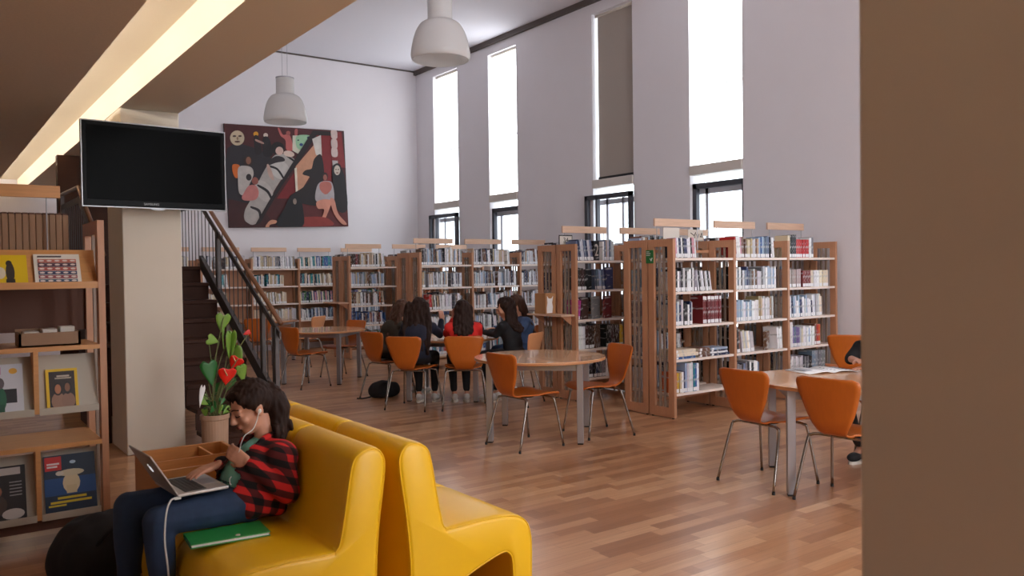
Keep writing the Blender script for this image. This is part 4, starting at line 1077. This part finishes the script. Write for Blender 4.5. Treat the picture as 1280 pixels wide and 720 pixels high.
# ------------------------------------------------------------------ people
def frame(fwd, up=(0, 0, 1)):
    f = Vector(fwd).normalized(); x = f.cross(Vector(up)).normalized(); u = x.cross(f)
    return Matrix((x, f, u)).transposed()          # columns: right, forward, up
def head_prims(mb, c, R, s=1.0):
    c = Vector(c)
    def e(p, r): mb.ell(c + R @ (Vector(p) * s), tuple(v * s for v in r), 'skin', R=R, n=20)
    def k(a, ra, b, rb): mb.cap(c + R @ (Vector(a) * s), ra * s, c + R @ (Vector(b) * s), rb * s, 'skin', 10)
    e((0, -.012, .03), (.074, .094, .088)); e((0, .024, -.022), (.060, .066, .086)); e((0, .050, -.088), (.034, .032, .026)); e((0, .02, -.07), (.052, .05, .045))
    k((0, .086, .012), .008, (0, .107, -.026), .0115); e((0, .099, -.031), (.017, .011, .009))
    for sg in (-1, 1):
        e((sg * .03, .074, .020), (.024, .012, .008)); e((sg * .030, .072, .000), (.017, .012, .011)); e((sg * .036, .062, -.03), (.024, .02, .022))
        e((sg * .074, -.004, -.012), (.010, .020, .032)); e((sg * .080, -.010, .004), (.006, .018, .018))
    e((0, .086, -.054), (.022, .010, .006)); e((0, .085, -.064), (.019, .010, .007))
def face_parts(parent, c, R, s=1.0, off=Vector((0, 0, 0))):
    c = Vector(c) - off
    for sg in (-1, 1):
        m_ = MB().tube(smooth_curve([c + R @ (Vector(p) * s) for p in ((sg * .012, .090, .030), (sg * .032, .088, .036), (sg * .052, .074, .030))], 4), .0032 * s, 'hair', n=6); m_.build('eyebrow', parent, smooth=True)
        m_ = MB().tube(smooth_curve([c + R @ (Vector(p) * s) for p in ((sg * .015, .085, .0), (sg * .030, .0865, -.003), (sg * .046, .077, .001))], 4), .0028 * s, 'hair', n=6); m_.build('eyelash', parent, smooth=True)
    m_ = MB().ell(c + R @ (Vector((0, .092, -.059)) * s), (.021 * s, .006 * s, .0085 * s), cmat(168, 92, 84), R=R); m_.build('lips', parent, smooth=True)
def hand_prims(mb, w, d, n, curl=.5, s=.92, side=1, spread=.0):
    w = Vector(w); d = Vector(d).normalized(); n = Vector(n); n = (n - d * n.dot(d)).normalized(); x = d.cross(n).normalized()
    offs = (-.030, -.010, .010, .029); lens = (.066, .076, .072, .056)
    for o_, L in zip(offs, lens):
        kn = w + (d * .085 + x * o_) * s
        mb.cap(w + (d * .01 + x * o_ * .6) * s, .0145 * s, kn, .0115 * s, 'skin', 8)
        a = .35 * curl; p = kn; dd = d + x * (o_ * spread * 8)
        for q, (f_, r0) in enumerate(((.44, .0095), (.32, .0085), (.24, .0078))):
            dr = (dd * math.cos(a) + n * math.sin(a)).normalized(); p2 = p + dr * L * f_ * s
            mb.cap(p, r0 * s, p2, (r0 - .0008) * s, 'skin', 8); p = p2; a += .75 * curl
    mb.ell(w + d * .045 * s, (.034 * s, .034 * s, .014 * s), 'skin', R=frame(d, n))
    b = w + (d * .022 - x * side * .026) * s; t1 = b + (d * .03 - x * side * .024 + n * .012) * s; t2 = t1 + (d * .028 - x * side * .004 + n * .012 * (1 + curl)) * s
    mb.cap(b, .014 * s, t1, .0105 * s, 'skin', 8); mb.cap(t1, .0105 * s, t2, .008 * s, 'skin', 8)

def shoe(parent, a, fw, mat='shoe', s=1.0):
    a = Vector(a); fw = Vector((fw[0], fw[1], 0)).normalized(); m_ = MB(); R = frame(fw)
    m_.ell(a + fw * .0 + Vector((0, 0, -.035)), (.036 * s, .05 * s, .05 * s), mat, R=R); m_.ell(a + fw * .09 * s + Vector((0, 0, -.05)), (.042 * s, .085 * s, .036 * s), mat, R=R)
    o = remesh(m_, 'shoe', .008, 4, mat, parent)
    lo = min(v.co.z for v in o.data.vertices)
    z0 = -parent.location.z + .003
    for v in o.data.vertices: v.co.z = max(v.co.z, z0)
    P = []
    for k in range(16):
        t_ = 2 * PI * k / 16; q = a + fw * (.055 * s + .105 * s * math.cos(t_)) + R @ Vector((.043 * s * math.sin(t_), 0, 0)); P.append((q.x, q.y))
    MB().prism(P, 2, z0 - .003, z0 + .018, 'offwhite').build('sole', parent)

def person(label, loc, fwd, J, top, trousers, hairmat, hair_len, hair_w=.085, group='students sitting round the table', shoes='shoe', curtain=0, noface=False):
    rz = math.atan2(-fwd[0], fwd[1])
    t = thing('person', label, 'person', loc, rz); t['group'] = group
    g = dict(pel=(0, -.04, .55), che=(0, -.03, .80), nek=(0, .0, .925), hed=(0, .045, 1.075), hf=(0, 1, -.35), kneeL=(-.10, .33, .535), kneeR=(.10, .33, .535), ankL=(-.11, .30, .10), ankR=(.11, .30, .10),
             elL=(-.22, .14, .79), elR=(.22, .14, .79), wrL=(-.12, .34, .80), wrR=(.12, .34, .80)); g.update(J)
    V_ = {k: Vector(v) for k, v in g.items() if isinstance(v, tuple) and len(v) == 3}
    up = (V_['nek'] - V_['che']).normalized(); shL = V_['nek'] + Vector((-.155, -.01, -.045)); shR = V_['nek'] + Vector((.155, -.01, -.045))
    hpL = V_['pel'] + Vector((-.085, .02, 0)); hpR = V_['pel'] + Vector((.085, .02, 0))
    R = frame(V_['hf'])
    def torso(mb, m, e):
        mb.ell(V_['pel'] + Vector((0, 0, .018)), (.15 + e, .11 + e, .082 + e), m, n=18); mb.ell(V_['che'], (.15 + e, .10 + e, .14 + e), m, n=18); mid = (V_['pel'] + V_['che']) / 2; mb.ell(mid, (.135 + e, .095 + e, .12 + e), m, n=18)
        mb.cap(shL, .05 + e, shR, .05 + e, m); mb.cap(V_['che'] + Vector((0, 0, .05)), .09 + e, V_['nek'] - Vector((0, 0, .03)), .055 + e, m)
    def arms(mb, m, e, cut=1.0):
        for sh, el, wr in ((shL, V_['elL'], V_['wrL']), (shR, V_['elR'], V_['wrR'])):
            mb.cap(sh, .047 + e, el, .036 + e, m); mb.cap(el, .036 + e, el + (wr - el) * cut, .025 + e, m)
    def legs(mb, m, e, lo=0.0):
        for hp, kn, an in ((hpL, V_['kneeL'], V_['ankL']), (hpR, V_['kneeR'], V_['ankR'])):
            mb.cap(hp, .072 + e, kn, .053 + e, m); mb.cap(kn, .054 + e, an + (kn - an) * lo, .034 + e, m)
    b = MB(); head_prims(b, V_['hed'], R, .98); b.cap(V_['hed'] + R @ Vector((0, -.02, -.06)), .046, V_['nek'], .052, 'skin'); torso(b, 'skin', -.012); arms(b, 'skin', -.006); legs(b, 'skin', -.01)
    for an, kn in ((V_['ankL'], 0), (V_['ankR'], 0)): b.cap(an, .03, an + Vector((0, .1, -.055)), .025, 'skin')
    for nm, sd in (('L', -1), ('R', 1)):
        hd = g.get('hand' + nm, (V_['wr' + nm] - V_['el' + nm]).normalized()); hn = g.get('hn' + nm, (0, 0, -1))
        hand_prims(b, V_['wr' + nm], hd, hn, g.get('curl' + nm, .25), .92, sd)
    body = remesh(b, 'body', .0075, 3, 'skin', t)
    face_parts(body, V_['hed'], R, .98)
    c = MB(); torso(c, top, .012); arms(c, top, .010, .93 if not g.get('short') else .0); remesh(c, 'shirt' if g.get('short') else 'jumper', .011, 5, top, t, noise=.006, nscale=14)
    c = MB(); c.ell(V_['pel'] - Vector((0, 0, .0)), (.16, .12, .085), trousers, n=18); legs(c, trousers, .008, .12); remesh(c, 'trousers', .012, 5, trousers, t, noise=.005, nscale=14)
    for an in ('ankL', 'ankR'): shoe(t, V_[an], (g.get('toe', (0, 1)) + (0,))[:2], shoes)
    h = MB(); hc = V_['hed']
    def he(p, r): h.ell(hc + R @ Vector(p), r, hairmat, R=R, n=18)
    he((0, -.022, .040), (.083, .098, .088)); he((0, -.035, .0), (.084, .085, .10))
    for sg in (-1, 1): he((sg * .066, -.02, -.03), (.024, .05, .085))
    top_ = hc + R @ Vector((0, -.07, .02))
    for u in (-1, -.5, 0, .5, 1):
        a = top_ + Vector((u * hair_w * .8, .01 * abs(u), 0)); mid = Vector((u * hair_w * 1.05, min(V_['nek'].y - .085, hc.y - .06) + .03 * abs(u), V_['nek'].z - .02)); en = Vector((u * hair_w * 1.15, V_['che'].y - .125 + .02 * abs(u), hc.z - hair_len + .03 * abs(u)))
        h.cap(a, .042, mid, .038, hairmat); h.cap(mid, .038, en, .022, hairmat)
    for sg in ((-1, 1) if curtain else ()):
        h.cap(hc + R @ Vector((sg * .07, .03, .03)), .028, hc + Vector((sg * .085, .05, -.16)), .030, hairmat); h.cap(hc + Vector((sg * .085, .05, -.16)), .03, hc + Vector((sg * .09, .04, -.16 - curtain)), .018, hairmat)
    remesh(h, 'hair', .0085, 3, hairmat, t, noise=.014, nscale=42)
    return t
person('student in a dark olive jacket, leftmost of the group at the round table', (4.58, 8.91, 0), (.97, .0), dict(ankL=(-.11, .38, .1), ankR=(.11, .38, .1), che=(0, .06, .78), nek=(0, .15, .90), hed=(0, .22, 1.04), hf=(0, 1, -.6), elL=(-.22, .22, .79), wrL=(-.1, .40, .80), elR=(.22, .22, .79), wrR=(.12, .41, .80)), 'olive', 'blackcloth', 'hair2', .34, curtain=.1)
person('student with very long dark hair in navy, arm raised', (4.53, 8.06, 0), (.72, .69), dict(che=(0, .0, .79), nek=(.0, .06, .93), hed=(0, .10, 1.09), hf=(.15, 1, -.35), elR=(.21, .18, .79), wrR=(.20, .30, .95), handR=(-.1, .25, 1), hnR=(-.6, .6, 0), curlR=1.1, elL=(-.24, .18, .79), wrL=(-.08, .36, .80), ankL=(-.07, .26, .10), ankR=(.10, .32, .10), kneeL=(-.09, .33, .535), kneeR=(.1, .35, .535)), 'navy', 'blackcloth', 'hair', .52, .125)
person('student in a red jumper with dark hair, back to the viewer', (4.92, 7.71, 0), (.53, .85), dict(kneeR=(.02, .33, .535), ankR=(.03, .29, .1), kneeL=(-.14, .33, .535), hed=(-.01, .05, 1.06), hf=(-.25, 1, -.3), elR=(.17, .06, .79), wrR=(.0, .30, .80), elL=(-.19, .14, .80), wrL=(-.11, .20, .97), handL=(.1, .1, .9), hnL=(.7, -.7, 0), curlL=.9), 'red', 'blackcloth', 'hair', .26, .075)
person('student in black with shoulder length dark hair on the pale chair', (5.45, 7.54, 0), (-.50, .87), dict(kneeL=(-.04, .33, .535), wrL=(.03, .36, .80), elL=(-.14, .12, .79), elR=(.19, .12, .79), che=(0, .0, .80), nek=(0, .04, .93), hed=(0, .07, 1.085), hf=(-.5, 1, -.4), ankL=(-.02, .24, .1), ankR=(.13, .24, .1)), 'blackcloth', 'blackcloth', 'hair', .27, .08)
person('student in blue denim with long brown hair, rightmost of the group', (6.06, 8.14, 0), (-1, .1), dict(ankL=(-.11, .2, .1), ankR=(.11, .2, .1), nek=(0, .05, .93), hed=(0, .09, 1.085), hf=(-.2, 1, -.35)), 'denim', 'jeans', 'hair2', .45, .105)
person('person in black with bare arm on the right table, mostly behind the pillar', (5.97, 3.37, 0), (-1, .0), dict(che=(0, .05, .79), nek=(0, .12, .92), hed=(0, .18, 1.07), short=1, kneeL=(-.26, .31, .535), kneeR=(.17, .33, .535), ankL=(-.21, .13, .1), ankR=(.14, .13, .1), elR=(.20, .17, .79), wrR=(.04, .33, .80), elL=(-.25, .18, .78), wrL=(-.08, .34, .765)), 'blackcloth', 'blackcloth', 'hair', .2, .075, group=None, shoes='blackcloth')

# --- the girl with the laptop
o0 = Vector((1.16, 3.62, .425))
girl = thing('person', 'girl in red and black checked shirt using a laptop on the yellow sofa', 'person', o0)
G = lambda x, y, z: Vector((x, y, z)) - o0
yc = 3.62; hc = G(1.185, yc, .915); hR = frame((-.90, -.10, -.40)); hs = .96
shN, shF = G(1.27, yc - .145, .705), G(1.245, yc + .145, .705); nk = G(1.25, yc, .765)
elN, wrN = G(1.268, yc - .215, .565), G(1.135, yc - .105, .690); elF, wrF = G(1.19, yc + .22, .60), G(1.065, yc + .07, .664)
hpN, hpF = G(1.15, yc - .09, .513), G(1.15, yc + .09, .513); knN, knF = G(.765, yc - .11, .512), G(.705, yc + .14, .525); anN, anF = G(.79, yc - .10, .11), G(.70, yc + .15, .11)
pel = G(1.148, yc, .542); che = G(1.21, yc, .645)
def g_torso(mb, m, e):
    mb.ell(pel, (.115 + e, .15 + e, .082 + e), m, n=18); mb.ell(che, (.092 + e, .142 + e, .11 + e), m, n=18); mb.ell((pel + che) / 2 + Vector((-.02, 0, 0)), (.10 + e, .135 + e, .10 + e), m, n=18)
    mb.cap(shN, .047 + e, shF, .047 + e, m); mb.cap(che + Vector((0, 0, .04)), .08 + e, nk - Vector((0, 0, .02)), .05 + e, m)
    for sg in (-1, 1): mb.ell(che + Vector((-.072, sg * .058, -.005)), (.042 + e * .5, .052 + e * .5, .05 + e * .5), m)
def g_arms(mb, m, e, cut=1.0):
    for a, b_, c in ((shN, elN, wrN), (shF, elF, wrF)):
        mb.cap(a, .044 + e, b_, .035 + e, m); mb.cap(b_, .035 + e, b_ + (c - b_) * cut, .024 + e * .8, m)
def g_legs(mb, m, e, lo=0):
    for a, b_, c in ((hpN, knN, anN), (hpF, knF, anF)):
        mb.cap(a, .072 + e, b_, .054 + e, m); mb.cap(b_, .055 + e, b_ + (c - b_) * .45, .05 + e, m); mb.cap(b_ + (c - b_) * .4, .05 + e, c + (b_ - c) * lo, .033 + e, m)
b = MB(); head_prims(b, hc, hR, hs); b.cap(hc + hR @ Vector((0, -.03, -.05)), .043, nk, .048, 'skin'); g_torso(b, 'skin', -.012); g_arms(b, 'skin', -.005); g_legs(b, 'skin', -.008)
for a in (anN, anF): b.cap(a, .03, a + Vector((-.1, 0, -.055)), .024, 'skin')
hand_prims(b, wrF, (-1, -.25, -.15), (0, 0, -1), .26, .95, 1, .12)
hand_prims(b, wrN, (-.55, .55, .45), (.55, .6, -.2), .75, .86, -1)
body = remesh(b, 'body', .0048, 3, 'skin', girl)
face_parts(body, hc, hR, hs)
c = MB(); g_torso(c, 'mint', .008); shirt = remesh(c, 't_shirt', .008, 5, 'mint', girl, noise=.004, nscale=16)
st = MB(); bpy.context.view_layer.update()
def on_shirt(y, z):
    ok, p, n_, i_ = shirt.ray_cast(Vector((-.6, y, z)), Vector((1, 0, 0)))
    return p + Vector((-.002, 0, 0)) if ok else None
for k in range(6):
    y0 = -.075 + k * .026
    for seg in (((y0, .150), (y0, .185)), ((y0, .185), (y0 + .015, .183)), ((y0 + .015, .183), (y0 + .015, .152)))[:2 + k % 2]:
        p = [on_shirt(seg[0][0] + (seg[1][0] - seg[0][0]) * q / 3, seg[0][1] + (seg[1][1] - seg[0][1]) * q / 3) for q in range(4)]
        if all(v is not None for v in p): st.tube(p, .003, 'print', n=5)
st.build('shirt_print', shirt)
c = MB(); g_torso(c, 'flannel', .022); g_arms(c, 'flannel', .013, .88); c.cap(G(1.225, yc - .10, .535), .07, G(1.235, yc - .09, .50), .05, 'flannel'); c.cap(G(1.225, yc + .12, .535), .07, G(1.235, yc + .12, .50), .05, 'flannel')
c.cap(G(1.22, yc - .125, .56), .06, G(1.13, yc - .13, .505), .045, 'flannel'); c.cap(G(1.22, yc - .125, .56), .06, G(1.25, yc - .13, .495), .045, 'flannel'); c.cap(G(1.13, yc - .13, .505), .045, G(1.25, yc - .13, .495), .045, 'flannel')
jk = remesh(c, 'checked_shirt', .008, 5, 'flannel', girl, noise=.006, nscale=15)
bm = bmesh.new(); bm.from_mesh(jk.data); kill = []
for v in bm.verts:
    w_ = v.co + o0; opn = .062 + max(0, .62 - w_.z) * .25
    near_arm = min((v.co - (elN + (wrN - elN) * k / 6)).length for k in range(7)) < .062 or min((v.co - (elF + (wrF - elF) * k / 6)).length for k in range(7)) < .06
    if not near_arm and w_.x < 1.215 and abs(w_.y - yc - .0) < opn and .40 < w_.z < .80: kill.append(v)
    elif not near_arm and w_.x < 1.15 and -.115 < w_.y - yc < .1 and w_.z > .45: kill.append(v)
    elif not near_arm and (v.co - nk).length < .062 and w_.z > .75: kill.append(v)
bmesh.ops.delete(bm, geom=kill, context='VERTS'); bm.to_mesh(jk.data); bm.free()
sd = jk.modifiers.new('solid', 'SOLIDIFY'); sd.thickness = .004; sd.offset = 1
c = MB(); c.tube(smooth_curve([nk + Vector((-.075, -.05, -.045)), nk + Vector((-.03, -.062, .01)), nk + Vector((.045, -.04, .03)), nk + Vector((.06, 0, .035)), nk + Vector((.045, .04, .03)), nk + Vector((-.03, .062, .01)), nk + Vector((-.075, .05, -.045))], 5), .014, 'flannel', n=8).build('collar', jk, smooth=True)
c = MB(); c.ell(pel + Vector((-.02, 0, -.01)), (.12, .155, .088), 'jeans', n=18); g_legs(c, 'jeans', .008, .12); remesh(c, 'jeans', .0085, 5, 'jeans', girl, noise=.005, nscale=18)
for a in (anN, anF): shoe(girl, a, (-1, 0), 'blackcloth', .92)
h = MB()
def he(p, r): h.ell(hc + hR @ (Vector(p) * hs), tuple(v * hs for v in r), 'hair', R=hR, n=22)
he((0, -.020, .042), (.081, .097, .086)); he((0, -.055, .015), (.080, .062, .085)); he((0, .040, .084), (.054, .034, .024))
for sg in (-1, 1): he((sg * .070, -.012, .040), (.018, .055, .05)); he((sg * .058, .040, .066), (.018, .028, .022))
pt = [hc + hR @ Vector((0, -.115, .03)), G(1.29, yc - .01, .945), G(1.305, yc - .02, .90), G(1.305, yc - .03, .855), G(1.295, yc - .05, .80)]
for (a, ra), (b_, rb) in zip(zip(pt, (.032, .05, .054, .044, .03)), list(zip(pt, (.032, .05, .054, .044, .03)))[1:]): h.cap(a, ra, b_, rb, 'hair')
random.seed(11)
for k in range(26):
    p = random.choice(pt[1:]) + Vector((random.uniform(-.035, .035), random.uniform(-.032, .03), random.uniform(-.03, .03))); h.cap(p, .014, p + Vector((random.uniform(-.02, .01), random.uniform(-.03, .03), -.035)), .009, 'hair')
remesh(h, 'hair', .0055, 2, 'hair', girl, noise=.006, nscale=75)
# earphones
er = hc + o0 + hR @ Vector((-.079, -.002, -.012)) * hs
t = thing('earphones', 'white earphone cord from the girl\'s ear to the laptop', 'earphones', er)
ern = er.copy()
E_ = lambda *p: Vector(p) - ern
MB().ell((0, 0, 0), (.009, .009, .012), 'cord').build('earbud', t, smooth=True)
MB().tube(smooth_curve([E_(*ern), E_(ern.x - .03, ern.y - .012, ern.z - .07), E_(1.125, yc - .085, .80), E_(1.105, yc - .08, .735)], 8), .0022, 'cord', n=6).build('cord', t, smooth=True)
MB().tube(smooth_curve([E_(1.10, yc - .06, .64), E_(1.07, yc - .07, .63), E_(1.055, yc - .11, .62), E_(1.05, yc - .14, .617)], 8), .0022, 'cord', n=6).build('cord', t, smooth=True)
# laptop on her thighs
lz = .600; lt_ = thing('laptop', 'silver laptop with a glowing logo on the girl\'s lap', 'laptop', (.825, yc + .005, lz), math.radians(4))
MB().box(0, .21, -.15, .15, 0, .013, 'silver').build('base', lt_, bevel=.004)
kb = MB(); kb.box(.035, .125, -.13, .13, .0128, .0136, 'keys'); kb.build('keyboard_well', lt_)
kk = MB()
for i in range(5):
    for j in range(13): kk.box(.038 + i * .0175, .038 + i * .0175 + .0145, -.127 + j * .0196, -.127 + j * .0196 + .0165, .0136, .0152, 'black')
kk.build('keyboard', lt_)
MB().box(.135, .195, -.05, .05, .0128, .0134, 'steel').build('touchpad', lt_)
LT = Matrix.Translation((.004, 0, .014)) @ Matrix.Rotation(math.radians(-31), 4, 'Y')
lid = MB().box(-.007, 0, -.15, .15, 0, .2, 'silver', LT).build('lid', lt_, bevel=.003)
MB().box(0, .0008, -.14, .14, .012, .19, 'tv', LT).build('screen', lid)
ap = []
for k in range(40):
    a = 2 * PI * k / 40; r_ = .016 * (1 + .06 * math.cos(2 * a)); yv, zv = r_ * math.cos(a), r_ * math.sin(a)
    d_ = math.hypot(yv + .019, zv - .002)
    if d_ < .0085: 
        q = .0085 / d_; yv = -.019 + (yv + .019) * q; zv = .002 + (zv - .002) * q
    if abs(a - PI / 2) < .2: zv -= .003
    if abs(a - 1.5 * PI) < .2: zv += .002
    ap.append((yv, zv + .106))
m_ = MB(); vs = [LT @ Vector((-.0082, a, b_)) for a, b_ in ap] + [LT @ Vector((-.007, a, b_)) for a, b_ in ap]; n = len(ap)
m_.add(vs, [tuple(range(n))] + [(i, i + n, (i + 1) % n + n, (i + 1) % n) for i in range(n)], 'logo')
m_.ell(LT @ Vector((-.0078, .003, .128)), (.0012, .003, .0062), 'logo', R=Matrix.Rotation(.5, 3, 'X'), n=8); m_.build('lit_logo', lid)
t = thing('charger_cable', 'pale charging cable hanging from the laptop down past the girl\'s knee', 'cable', (.83, yc - .16, lz))
MB().tube(smooth_curve([(.0, .0, .004), (-.03, -.02, .003), (-.055, -.05, -.04), (-.065, -.06, -.14), (-.055, -.06, -.26), (-.05, -.05, -.40), (-.06, -.04, -.52), (-.2, -.03, -.594), (-.35, .1, -.594)], 8), .0035, 'cord', n=8).build('cable', t, smooth=True)
MB().box(-.012, .012, -.012, .004, .0, .008, 'cord').build('plug', t)
t = thing('green_folder', 'glossy green plastic folder lying on the near sofa seat', 'folder', (1.005, 3.395, .428), math.radians(-5))
MB().box(-.155, .155, -.085, .085, 0, .004, 'green').build('back_cover', t, bevel=.0015, seg=1); MB().box(-.150, .150, -.08, .08, .004, .014, 'white').build('papers', t)
MB().box(-.155, .155, -.085, .085, .014, .018, 'green').build('front_cover', t, bevel=.0015, seg=1); MB().box(-.155, .155, .085, .088, 0, .018, 'green').build('spine', t); MB().lathe([(0, .021), (.009, .021), (.010, .018), (0, .018)], 'offwhite', c=(.03, -.06, 0), n=14).build('button', t)
EXPOSURE = 0.26
so = stuff.build('books'); tag(so, 'the rows of smaller books on the farther bookcases', 'books', kind='stuff')
# ------------------------------------------------------------------ light and camera
w = bpy.data.worlds.new('overcast_sky'); scene.world = w; w.use_nodes = True
bg = w.node_tree.nodes['Background']; bg.inputs[0].default_value = (.86, .93, 1.0, 1); bg.inputs[1].default_value = 4.0

cam = bpy.data.cameras.new('camera'); co = bpy.data.objects.new('camera', cam); col.objects.link(co)
F = 1024.726852653613; yaw = math.radians(35.97539708); pit = math.radians(-1.17735771); roll = math.radians(-.78133794)
cy_, sy_, cp, sp = math.cos(yaw), math.sin(yaw), math.cos(pit), math.sin(pit)
fwd = Vector((sy_ * cp, cy_ * cp, sp)); right = Vector((cy_, -sy_, 0)); up = right.cross(fwd)
c_, s_ = math.cos(roll), math.sin(roll)
r2 = c_ * right + s_ * up; u2 = -s_ * right + c_ * up
R = Matrix((r2, u2, -fwd)).transposed()
co.matrix_world = Matrix.Translation((0, 0, 1.5)) @ R.to_4x4()
cam.sensor_width = 36; cam.lens = F / 1280 * 36; cam.clip_start = .05; cam.clip_end = 100
cam.dof.use_dof = True; cam.dof.focus_distance = 8.0; cam.dof.aperture_fstop = 4.6
scene.camera = co
vs = scene.view_settings; vs.view_transform = 'Standard'; vs.look = 'None'; vs.gamma = 1; vs.exposure = EXPOSURE; vs.use_curve_mapping = False
cy = scene.cycles; cy.max_bounces = 10; cy.diffuse_bounces = 5; cy.glossy_bounces = 4; cy.transparent_max_bounces = 12; cy.sample_clamp_indirect = 6
cy.use_denoising = True
